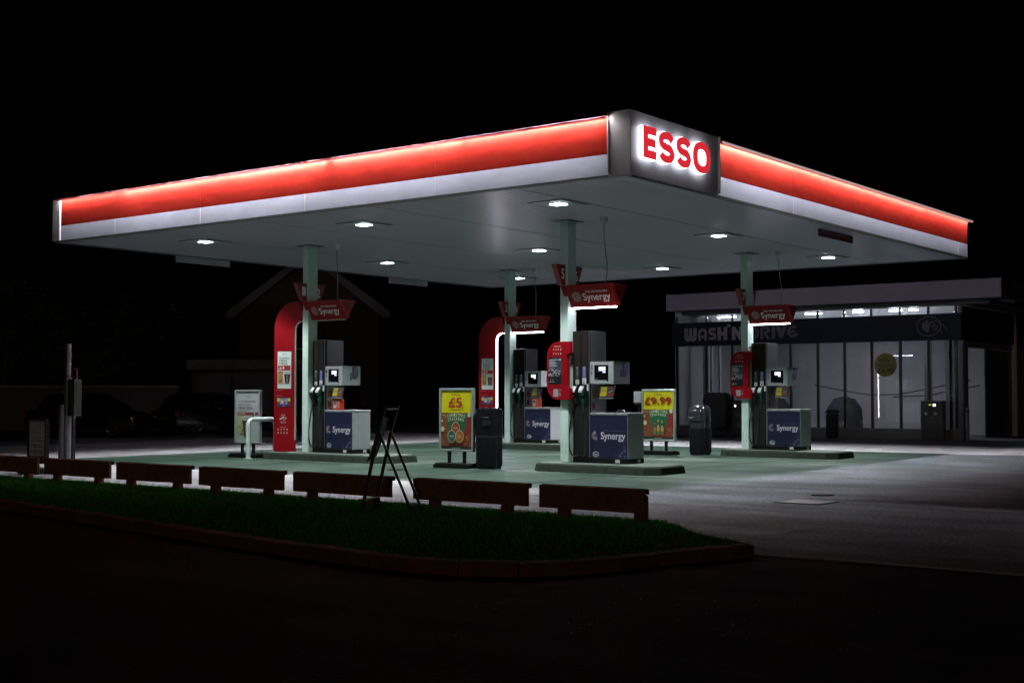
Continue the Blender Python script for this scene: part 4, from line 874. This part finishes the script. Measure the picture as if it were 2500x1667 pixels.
# ================================================================== POLES AT THE LEFT
t = thing('tall_pole', (-20.72, 14.01, 0), 'tall grey pole with collar and green cabinet at the left edge of the forecourt', 'pole')
PG = mat('pole_grey', (.20, .20, .23), .35, metal=.3, noise=.12, ns=10)
MB().lathe((0, 0), [(.065, .004), (.065, 1.70), (.02, 1.705)], 20).build('lower_tube', PG, t, smooth=40)
MB().lathe((0, 0), [(.068, 1.706), (.068, 1.73), (.05, 1.732)], 20).build('collar', STEEL, t, smooth=40)
MB().lathe((0, 0), [(.05, 1.733), (.05, 2.34), (.046, 2.35), (.01, 2.352)], 20).build('upper_tube', PG, t, smooth=40)
MB().box(.07, .27, -.06, .10, 1.04, 1.70).build('cabinet', mat('green_grey_box', (.028, .042, .038), .45, noise=.15), t, bevel=.01)
MB().cyl((.17, .02), .02, 1.0, 1.038, 10).build('gland', STEEL, t)
MB().box(.052, .075, -.03, .04, 1.15, 1.19).box(.052, .075, -.03, .04, 1.55, 1.59).build('bracket', STEEL, t)
t = thing('short_pole', (-21.23, 14.25, 0), 'short thick grey post behind the dim narrow poster', 'post')
MB().lathe((0, 0), [(.072, .004), (.072, 1.20), (.06, 1.235), (.02, 1.24)], 20).build('tube', PG, t, smooth=40); MB().cyl((0, 0), .1, .003, .02, 20).build('foot_plate', DARK2, t)
t = thing('signal_post', (-20.98, 14.3, 0), 'slim dark post with dull orange panels, left of the tall grey pole', 'sign post')
MB().box(-.035, .035, -.03, .03, .004, 1.90).build('post', DARK2, t)
q = MB(); q.box(-.19, .17, -.055, -.032, 1.24, 1.89); q.build('orange_panel', mat('orange_panel', (.12, .025, .006), .6), t)
d = Decal((0, -.0555, 0)); [d.rect(-.17, .15, z, z + .09, ink((.03, .006, .004))) for z in (1.27, 1.60, 1.44)]; d.build('printing', t)

# ================================================================== WASH BUILDING
YB = 41.0
B = thing('wash_building', (-18.7, YB, 0), 'single-storey glass-fronted car wash building with dark sign band', 'building')
def lb(mb): mb.v = [(x + 18.7, y - YB, z) for x, y, z in mb.v]; return mb
LIL = mat('lilac_grey_cladding', (.30, .26, .37), .5, noise=.1, ns=1)
WW = mat('interior_white_wall', (.55, .55, .57), .7, noise=.15, ns=.8)
lb(MB().box(-23.6, -12.08, 39.93, 39.998, 4.33, 4.90)).build('roof_fascia', LIL, B)
lb(MB().box(-23.58, -12.10, 40.0, 41.25, 4.335, 4.88).box(-23.6, -12.08, 41.25, 48.2, 4.75, 4.90).box(-23.6, -23.4, 41.25, 48.2, 4.33, 4.75).box(-12.28, -12.08, 41.25, 48.2, 4.33, 4.75)).build('roof', mat('shaded_roof_side', (.05, .05, .055), .7), B)  # shade on the roof sides put into their darker colour
lb(MB().box(-23.3, -12.6, 40.5, 41.2, 4.20, 4.32).box(-13.6, -12.6, 41.2, 48.0, 4.20, 4.32)).build('soffit_beam', mat('dark_beam', (.05, .05, .055), .5), B)
lb(MB().box(-23.84, -13.72, YB - .06, YB + .14, .0, .33)).build('sill_wall', mat('grey_sill', (.17, .175, .185), .6, noise=.2, ns=3), B)
sb = lb(MB().box(-23.87, -13.56, YB - .22, YB + .04, 3.12, 3.95)).build('sign_band', mat('dark_blue_band', (.012, .015, .026), .5, spec=.08), B, bevel=.01)
lb(MB().box(-13.74, -13.58, YB - .05, YB + .11, 0, 3.11).box(-13.72, -13.60, YB - .03, YB + .09, 3.951, 4.17).prism([(-13.93, 4.32), (-13.39, 4.32), (-13.58, 4.18), (-13.74, 4.18)], 'y', YB - .05, YB + .11)).build('corner_post', mat('post_grey', (.20, .20, .22), .5), B)
xs_m = [-23.78, -22.59, -21.58, -20.50, -19.39, -18.41, -17.47, -16.54, -15.59, -14.67, -13.80]
GL = glass('window_glass', (.88, .9, .93)); MU = mat('dark_mullion', (.02, .021, .023), .4)
for i, x in enumerate(xs_m):
    o = lb(MB().box(x - .04, x + .04, YB - .03, YB + .05, .332, 3.118).box(x - .03, x + .03, YB - .03, YB + .05, 3.952, 4.188)).build('mullion', MU, B)
for a, b in zip(xs_m[:-1], xs_m[1:]):
    lb(MB().box(a + .041, b - .041, YB + .0, YB + .012, .334, 3.118)).build('window', GL, B)
    lb(MB().box(a + .031, b - .031, YB + .0, YB + .012, 3.952, 4.188)).build('clerestory_window', GL, B)
# shell
lb(MB().box(-23.9, -13.5, 46.2, 46.3, 0, 4.74).box(-23.95, -23.85, YB + .15, 46.2, 0, 4.74).box(-23.84, -13.8, 41.26, 46.19, 4.70, 4.74)).build('wall', WW, B)
lb(MB().box(-23.84, -13.75, YB + .15, 46.2, .0, .01)).build('floor_slab', mat('int_floor', (.1, .1, .11), .5), B)
# partition with a doorway, pale posts and hanging curtain strips inside
lb(MB().box(-23.3, -23.1, 42.0, 42.2, .01, 4.18).box(-22.95, -22.88, 41.9, 42.0, .01, 4.18).box(-22.45, -22.4, 41.6, 41.7, .01, 4.18)).build('inner_post', mat('pale_post', (.5, .5, .52), .5), B)
q = MB(); rr = random.Random(2)
for x in (-15.2, -15.05, -15.9): q.box(x, x + .25, 44.0, 44.05, .01, 4.1)
lb(q).build('inner_panel', mat('mid_panel', (.18, .18, .19), .6), B)
q = MB()
for pts in (([(-23.0, 44.5, 1.75), (-22, 44.5, 1.82), (-21, 44.5, 1.9)]), ([(-20.1, 44.5, 1.75), (-19, 44.5, 1.55), (-18, 44.5, 1.40), (-17, 44.5, 1.42), (-16, 44.5, 1.6), (-14.5, 44.5, 1.9)]), ([(-17.2, 44.5, 1.33), (-16.0, 44.5, 1.38), (-14.2, 44.5, 1.72)])): q.tube(pts, .022, 6)
lb(q).build('reflection_line', mat('reflection_dark', (.03, .03, .033), .6), B)  # dark wavy tubes added to stand for reflections of grass and road
q = MB()
for cx_, r_, z0_ in ((-19.2, .65, .0), (-22.0, .7, .0)): q.lathe((cx_, 45.0), [(r_, .02), (r_ * .95, .9), (r_ * .6, 1.25), (.05, 1.35)], 20)
lb(q).build('wash_roller', mat('roller_dark', (.05, .05, .055), .8), B, smooth=50)
lb(MB().box(-23.8, -13.8, 42.1, 42.15, 3.86, 4.69)).build('bounce_panel', WW, B)  # white panel added behind the clerestory to catch the tube light
lb(MB().tube([(-23.4, 41.75, 4.45), (-14.1, 41.75, 4.45)], .02, 8)).build('hidden_fill_tube', mat('hidden_fill_tube', (0, 0, 0), emit=(.92, .95, 1), es=9), B)  # unseen glowing tube added to brighten the clerestory evenly
# tubes under the roof inside
for xa, xb, es in ((-22.45, -21.72, 7), (-21.45, -21.0, 3), (-19.1, -18.5, 6), (-17.40, -17.05, 24), (-16.15, -15.72, 13), (-15.5, -15.2, 10)):
    o = lb(MB().tube([(xa, 41.55, 4.145), (xb, 41.55, 4.145)], .022, 8)).build('tube_lamp', mat('tube_lamp_%d' % es, (0, 0, 0), emit=(.92, .95, 1), es=es * 2.4), B)
pl = bpy.data.lights.new('wash_bay_lamp', 'AREA'); pl.shape = 'RECTANGLE'; pl.size = 5; pl.size_y = .4; pl.energy = 75; pl.color = (.9, .93, 1)
po = bpy.data.objects.new('wash_bay_lamp', pl); COL.objects.link(po); po.parent = B; po.location = (.3, 1.9, 4.1)
# chunky lettering made of strokes
d = Decal((-23.36 + 18.7, -.2205, 3.30), lift=.002); TC = ink((.30, .28, .33)); S_ = .135; H_ = .455
def arcp(cx_, cy_, rx_, ry_, a0, a1, n_=8): return [(cx_ + rx_ * math.cos(R(a0 + (a1 - a0) * i / n_)), cy_ + ry_ * math.sin(R(a0 + (a1 - a0) * i / n_))) for i in range(n_ + 1)]
def glyph(ch, x, w_):
    h = S_ / 2; a, b = x + h, x + w_ - h; c_ = x + w_ / 2
    if ch == 'W': return [[(a, H_)] + arcp((a + c_) / 2, .15, (c_ - a) / 2, .10, 180, 360) + [(c_, H_ * .98)], [(c_ + .001, .15)] + arcp((c_ + b) / 2, .15, (b - c_) / 2, .10, 180, 360) + [(b, H_)]]
    if ch == 'A': return [[(a, 0)] + arcp(c_, H_ - .17, (b - a) / 2, .10, 180, 0) + [(b, 0)], [(a + h, .14), (b - h, .14)]]
    if ch == 'S': return [[(b + .04, H_ - h)] + arcp(a + .06, H_ - h - .075, .07, .075, 90, 250, 6) + arcp(b - .06, h + .08, .07, .08, 70, -90, 6) + [(a - .04, h)]]
    if ch == 'H': return [[(a, 0), (a, H_)], [(b, 0), (b, H_)], [(a + h, H_ * .5), (b - h, H_ * .5)]]
    if ch == "'": return [[(c_ - .02, H_ + .0), (c_, H_ + .09)]]
    if ch == 'N': return [[(a, 0), (a, H_)], [(b, 0), (b, H_)], [(a + h * .3, H_ - .06), (b - h * .3, .06)]]
    if ch == 'D': return [[(a, 0), (a, H_)], [(a + h, H_ - h)] + arcp(c_, H_ / 2, b - c_, H_ / 2 - h, 90, -90) + [(a + h, h)]]
    if ch == 'R': return [[(a, 0), (a, H_)], [(a + h, H_ - h)] + arcp(c_, H_ - h - .08, b - c_, .08, 90, -90) + [(c_, .15), (b, 0)]]
    if ch == 'I': return [[(c_, 0), (c_, H_)]]
    if ch == 'V': return [[(a, H_), (c_, .03)], [(b, H_), (c_, .035)]]
    if ch == 'E': return [[(b + h, H_ - h)] + arcp(c_ + .03, H_ / 2, c_ - a + .03, H_ / 2 - h, 90, 330) + [(b + h, h)], [(a + .05, H_ / 2), (b - .01, H_ / 2)]]
for ch, x, w_ in (('W', 0, .50), ('A', .54, .38), ('S', .95, .33), ('H', 1.32, .38), ("'", 1.70, .14), ('N', 1.88, .42), ('D', 2.52, .40), ('R', 2.95, .40), ('I', 3.37, .16), ('V', 3.53, .42), ('E', 3.94, .36)):
    mt = TC if x < 2.3 else ink((.10, .10, .14))
    for st in glyph(ch, x, w_): d.rib(st, S_ * (.64 if ch == 'E' else .72 if ch in 'SAR' else 1), mt)
d.build('lettering', sb)
d = Decal((-14.58 + 18.7, -.2205, 3.56), lift=.002); g1 = ink((.24, .24, .27))
d.ring(0, 0, .38, .30, .016, g1, 40)
for i, r_ in enumerate((.06, .12, .18, .24)): d.rib(arcp(-.26, 0, r_ + .02, r_ + .05, -40, 40, 8), .034, g1)
for pts in (([(.06, .13), (.22, .16), (.34, .12), (.50, -.03), (.60, -.17)]), ([(.06, .13), (.03, .02), (.10, .0), (.2, .03), (.16, .09), (.06, .13)]), ([(.10, .0), (.14, -.08), (.22, -.14), (.26, -.10), (.18, -.02)]), ([(.22, -.14), (.34, -.15), (.44, -.22)]), ([(.2, .03), (.30, -.02), (.28, -.08)])): d.rib(pts, .014, g1)
d.build('contactless_mark', sb)
d = Decal((-16.08 + 18.7, -.0, 2.37), lift=.004); yl = ink((.22, .20, .025)); tk = ink((.02, .02, .02))
d.ell(0, 0, .38, .38, yl, 40).text('the', -.12, .06, .20, .27, tk).text('soft', -.20, .14, .08, .21, tk, .02).text('wash', -.30, .19, -.06, .05, tk, .02).rect(.2, .32, -.04, -.03, tk).text('£4.99', -.26, .27, -.27, -.10, tk, .04); d.build('window_sticker', B)
# the side facing right: dark band, wall, wide doorway
sd_ = lb(MB().box(-13.77, -13.56, YB + .15, 47.6, 3.12, 3.95)).build('side_band', mat('dark_blue_band', (.012, .015, .026), .5, spec=.08), B)
d = Decal((-13.56 + 18.7, .9, 3.3), (0, 1, 0), lift=.002); d.text('WASH', .3, 2.1, .02, .5, ink((.06, .06, .065)), .03); d.text('& wax', 2.0, 2.8, -.1, -.02, ink((.04, .04, .045)), .01); d.build('lettering', sd_)
lb(MB().box(-13.75, -13.60, YB + .2, YB + .5, 0, 3.11).box(-13.75, -13.60, 46.6, 47.6, 0, 3.11).box(-13.72, -13.62, YB + .5, 46.6, 2.9, 3.11)).build('side_wall', mat('side_grey', (.14, .14, .15), .6, noise=.2), B)
lb(MB().box(-13.70, -13.66, 43.4, 46.55, .02, 2.89)).build('sliding_door', mat('door_grey', (.06, .06, .065), .4), B)
lb(MB().box(-13.75, -13.60, YB + .15, 48, 3.96, 4.18)).build('side_beam', mat('dark_beam', (.05, .05, .055), .5), B)

# air machine, vacuum machine, skid unit, bollards
t = thing('air_machine', (-14.30, 40.15, 0), 'dark air and water machine with green and white lit buttons, outside the wash building', 'air machine')
q = MB(); q.box(-.31, .31, 0, .30, .01, 1.20); q.build('cabinet', mat('machine_dark', (.018, .019, .022), .3), t, bevel=.01)
q = MB(); q.box(-.335, -.312, -.015, .30, .01, 1.20); q.box(.312, .335, -.015, .30, .01, 1.20); q.box(-.335, .335, -.015, .30, 1.202, 1.23); q.build('frame', mat('machine_frame', (.16, .155, .165), .45), t)
d = Decal((0, -.001, 0)); d.rect(-.09, .0, 1.09, 1.115, ink((.45, 1, .05), es=.8)).rect(.045, .13, 1.055, 1.13, ink((.9, 1, 1), es=2.2)); d.build('lit_button', t)
for x in (-.17, .12): MB().loft([[(x + r_ * math.cos(a * .4), yy, .83 + r_ * math.sin(a * .4)) for a in range(16)] for r_, yy in ((.055, 0), (.05, -.03), (.035, -.032), (.03, -.005))]).build('hose_socket', STEEL, t, smooth=40)
d = Decal((0, -.001, 0)); g2 = ink((.10, .11, .11)); d.text('Air', -.06, .07, .66, .735, g2, .01).text('Water', -.13, .12, .53, .61, g2, .01).rect(-.11, .08, .17, .47, ink((.06, .062, .05))).rect(-.035, .06, .2, .44, ink((.03, .028, .02))).rect(-.14, .1, .11, .135, g2)
for i in range(5): d.rect(-.10, -.05, .22 + .045 * i, .24 + .045 * i, ink((.02, .02, .02)))
d.build('printing', t)
t = thing('vacuum_machine', (-20.87, 40.1, 0), 'dark vacuum machine with one white light, behind the column of pump 7', 'vacuum machine')
MB().box(-.26, .26, 0, .35, .01, 1.22).build('cabinet', mat('machine_dark', (.018, .019, .022), .3), t, bevel=.01)
d = Decal((0, -.001, 0)); d.ell(-.145, 1.03, .035, .04, ink((.9, 1, 1), es=2.2), 12).text('Vac', -.16, .14, .68, .82, ink((.16, .17, .17)), .0).rect(-.12, .05, .28, .45, ink((.15, .15, .15))).rect(-.10, -.04, .30, .36, ink((.03, .03, .03))).rect(-.10, -.04, .38, .43, ink((.03, .03, .03))).rect(-.12, .12, .12, .16, ink((.12, .12, .12))); d.build('printing', t)
t = thing('skid_tank', (-21.7, 40.1, 0), 'bulky dark tank on a curved tube frame in front of the left windows', 'tank')
MB().loft([[(a, b, z) for a, b in rounded(w_, .55, .12, 5)] for w_, z in ((.75, .34), (.88, .42), (.92, 1.2), (.8, 1.42), (.5, 1.48))]).build('tank', mat('tank_black', (.012, .012, .012), .6), t, smooth=40)
q = MB()
for y in (-.25, .25): q.tube([(-.48, y, .30), (-.40, y, .12), (-.1, y, .03), (.2, y, .03), (.42, y, .14), (.48, y, .38)], .022, 8)
q.tube([(-.45, -.25, .25), (.1, -.25, .05), (.46, -.25, .30)], .018, 8); q.tube([(-.48, -.25, .30), (-.48, .25, .30)], .022, 8); q.tube([(.48, -.25, .38), (.48, .25, .38)], .022, 8)
q.build('skid_frame', DARK2, t, smooth=50)
for x, y, h_, lab in ((-13.30, 40.45, 1.02, 'short grey bollard just right of the wash building corner'), (-22.11, 40.2, .79, 'low grey post left of the dark skid tank')):
    t = thing('bollard', (x, y, 0), lab, 'bollard'); r_ = .06 if h_ > .9 else .1
    MB().lathe((0, 0), [(r_, .003), (r_, h_ - .03), (r_ * .7, h_), (.01, h_ + .002)], 16).build('tube', mat('bollard_grey', (.2, .2, .22), .5, noise=.2), t, smooth=40); MB().lathe((0, 0), [(r_ + .003, h_ - .15), (r_ + .003, h_ - .09)], 16).build('band', DARK2, t)

# ================================================================== FAR LEFT BACKGROUND
def at(u_, d_, z): # distance along the view and sideways, only used to lay out the far buildings along one line
    fx, fy = -.6057, .7957; return (fx * d_ + .7957 * u_, fy * d_ + .6057 * u_, z)
BR = mat('dark_brick', (.035, .020, .018), .8, noise=.3, ns=3)
t = thing('gable_house', at(-9.6, 62, 0), 'brick gable house with pale sloping bargeboard behind the parked cars', 'house', None, R(37.285))
MB().prism([(-3.3, 0), (3.3, 0), (3.3, 5.5), (0, 8.0), (-3.3, 5.5)], 'y', .1, 9).build('wall', BR, t)
for sx in (-1, 1):
    MB().loft([[(sx * 3.75, y, 5.22), (0, y, 8.06), (0, y, 8.22), (sx * 3.75, y, 5.38)] for y in (-.25, 9.2)]).build('roof', mat('roof_tile', (.035, .03, .03), .8, noise=.3), t)
    MB().loft([[(sx * 3.85, y, 5.00), (sx * 3.55, y, 5.00), (0, y, 7.86), (0, y, 8.15), (sx * 3.85, y, 5.28)] for y in (-.33, -.27)]).build('bargeboard', mat('bargeboard', (.07, .07, .10), .6), t)
wn = MB().box(-.8, .8, .0, .09, 3.6, 4.9).build('window', mat('dark_pane', (.01, .011, .012), .1), t); MB().box(-.9, .9, -.06, -.001, 3.52, 3.6).build('sill', mat('sill_pale', (.3, .3, .3), .6), wn)
t = thing('flat_garage', at(-11.35, 53, 0), 'low flat-roofed garage with two pale doors behind the parked cars', 'garage', None, R(37.285))
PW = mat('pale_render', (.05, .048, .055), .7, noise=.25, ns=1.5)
MB().box(-1.6, 3.2, .1, 5, 0, 2.4).build('wall', BR, t); MB().box(-1.75, 3.35, -.15, 5.1, 2.41, 2.82).build('roof', mat('garage_fascia', (.08, .07, .065), .7, noise=.25), t)
for a, b in ((-1.35, .0), (.15, 1.95)):
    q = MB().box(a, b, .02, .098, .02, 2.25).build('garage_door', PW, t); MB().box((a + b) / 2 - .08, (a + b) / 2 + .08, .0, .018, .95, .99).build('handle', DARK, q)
t = thing('rendered_wall', at(-16.5, 51.5, 0), 'low pale boundary wall behind the dark parked cars', 'wall', None, R(37.285))
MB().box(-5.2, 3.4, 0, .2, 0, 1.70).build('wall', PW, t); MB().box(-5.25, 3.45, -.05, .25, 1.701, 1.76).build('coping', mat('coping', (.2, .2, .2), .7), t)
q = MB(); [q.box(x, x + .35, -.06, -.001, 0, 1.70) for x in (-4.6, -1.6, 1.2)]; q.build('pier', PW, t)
# dark trees behind the wall
LEAF = mat('dark_leaf', (.018, .035, .014), .7); BARK = mat('bark', (.05, .04, .03), .9, noise=.3)
def tree(pos, h, r_, lab, seed):
    rr = random.Random(seed); t = thing('garden_tree', pos, lab, 'tree', 'dark trees behind the boundary wall')
    q = MB(); q.tube([(0, 0, 0), (.1, 0, h * .3), (0, .1, h * .6)], [.2, .15, .08], 10)
    tips = []
    for i in range(9):
        a = rr.uniform(0, 6.28); z = h * rr.uniform(.25, .5); e = (math.cos(a) * r_ * .7, math.sin(a) * r_ * .7, z + h * rr.uniform(.15, .4)); q.tube([(0, .05, z), (e[0] * .5, e[1] * .5, (z + e[2]) / 2 + .1), e], [.07, .045, .02], 6); tips.append(e)
    q.build('trunk', BARK, t, smooth=50)
    q = MB()
    cl = [(rr.gauss(0, r_ * .45), rr.gauss(0, r_ * .45), h * rr.uniform(.35, .95)) for _ in range(46)] + tips
    for c_ in cl:
        for _ in range(60):
            x, y, z = (c_[k_] + rr.gauss(0, r_ * .13) for k_ in range(3)); s_ = rr.uniform(.05, .12); a = rr.uniform(0, 6.28); b_ = rr.uniform(-1, 1)
            q.add([(x + s_ * math.cos(a), y + s_ * math.sin(a), z), (x - s_ * .4 * math.sin(a), y + s_ * .4 * math.cos(a), z + s_ * b_), (x - s_ * math.cos(a), y - s_ * math.sin(a), z), (x + s_ * .4 * math.sin(a), y - s_ * .4 * math.cos(a), z - s_ * b_)], [(0, 1, 2, 3)])
    q.build('crown', LEAF, t)
tree(at(-17.5, 55, 0), 5.5, 2.4, 'broad dark tree behind the boundary wall, left of the garage', 1)
tree(at(-22.0, 57, 0), 6.5, 2.8, 'taller dark tree at the far left behind the boundary wall', 2)

# cars
def car(loc_, rz, lab, body_c, hatch=True):
    t = thing('parked_car', loc_, lab, 'car', 'dark cars parked beyond the forecourt', rz)
    BC = mat('car_paint_%d' % int(body_c[0] * 1000), body_c, .22, metal=.3, coat=.8)
    # side profile along x (front +x): lower body and cabin, lofted across y with tumblehome
    low = [(-2.0, .28), (-2.05, .55), (-1.98, .86), (-1.5, .92), (.7, .92), (1.35, .86), (1.95, .68), (2.05, .45), (1.98, .25)]
    rings = []
    for y, s_ in ((-.84, .96), (-.80, 1.0), (-.4, 1.015), (.4, 1.015), (.80, 1.0), (.84, .96)): rings.append([(x * s_, y, z if z < .5 else .5 + (z - .5) * (s_ if abs(y) > .7 else 1.03)) for x, z in low])
    b = MB().loft(rings).build('body', BC, t, smooth=35)
    cab = [(-1.9, .90), (-1.55, 1.30), (-1.2, 1.43), (-.3, 1.47), (.35, 1.40), (1.15, .92)]
    MB().loft([[(x * s_, y, .9 + (z - .9) * zz_) for x, z in cab] for y, s_, zz_ in ((-.74, 1, .02), (-.62, .93, .95), (-.3, .95, 1), (.3, .95, 1), (.62, .93, .95), (.74, 1, .02))]).build('cabin_glass', mat('car_glass', (.006, .007, .008), .06), t, smooth=35)
    MB().loft([[(-1.45, y, 1.31 + e), (-1.15, y, 1.425 + e), (-.3, y, 1.468 + e), (.3, y, 1.405 + e), (.3, y, 1.44 + e), (-.3, y, 1.495 + e), (-1.15, y, 1.455 + e), (-1.47, y, 1.34 + e)] for y, e in ((-.62, -.03), (-.3, 0), (.3, 0), (.62, -.03))]).build('roof', BC, t, smooth=35)
    for x in (-1.28, 1.28):
        for y, sg in ((-.80, -1), (.80, 1)):
            def rg(r_, yy): return [(x + r_ * math.cos(a * math.pi / 12), yy, .315 + r_ * math.sin(a * math.pi / 12)) for a in range(24)]
            w_ = MB().loft([rg(.24, y - .02 * sg), rg(.30, y + .045 * sg), rg(.315, y), rg(.315, y - .16 * sg), rg(.2, y - .17 * sg)]).build('wheel', RUBBER, t, smooth=40)
            q = MB()
            for k_ in range(10):
                a = 2 * math.pi * k_ / 10; ca, sa = math.cos(a), math.sin(a); q.add([(x + .04 * ca - .012 * sa, y + .05 * sg, .315 + .04 * sa + .012 * ca), (x + .225 * ca - .02 * sa, y + .035 * sg, .315 + .225 * sa + .02 * ca), (x + .225 * ca + .02 * sa, y + .035 * sg, .315 + .225 * sa - .02 * ca), (x + .04 * ca + .012 * sa, y + .05 * sg, .315 + .04 * sa - .012 * ca)], [(0, 1, 2, 3)])
            q.loft([rg(.225, y + .03 * sg), rg(.245, y + .04 * sg), rg(.245, y + .02 * sg)], cap=False); q.build('rim', mat('alloy', (.5, .5, .52), .25, metal=.9), w_)
    for sg in (-1, 1):
        MB().box(-2.07, -1.86, sg * .82 - .12 * (sg > 0), sg * .82 + .12 * (sg < 0), .66, .84).build('tail_light', mat('tail_red', (.25, .01, .02), .1, coat=1), t, bevel=.02)
        MB().box(1.78, 1.99, sg * .80 - .2 * (sg > 0), sg * .80 + .2 * (sg < 0), .58, .70).build('headlight', mat('head_clear', (.5, .5, .5), .08, metal=.5), t, bevel=.02)
    MB().box(-2.075, -2.05, -.26, .26, .50, .61).build('number_plate', ink((.35, .33, .05)), t)
    MB().box(.55, .70, -.98, -.85, .92, 1.04).box(.55, .70, .85, .98, .92, 1.04).build('wing_mirror', BC, t, bevel=.02)
    return t
car((-37.15, 30.95, 0), R(88), 'black hatchback seen from its rear corner, with glinting tail light', (.010, .009, .010))
car((-38.1, 26.7, 0), R(24), 'dark car at the left with its front wheel glinting, left of the black hatchback', (.008, .009, .010))
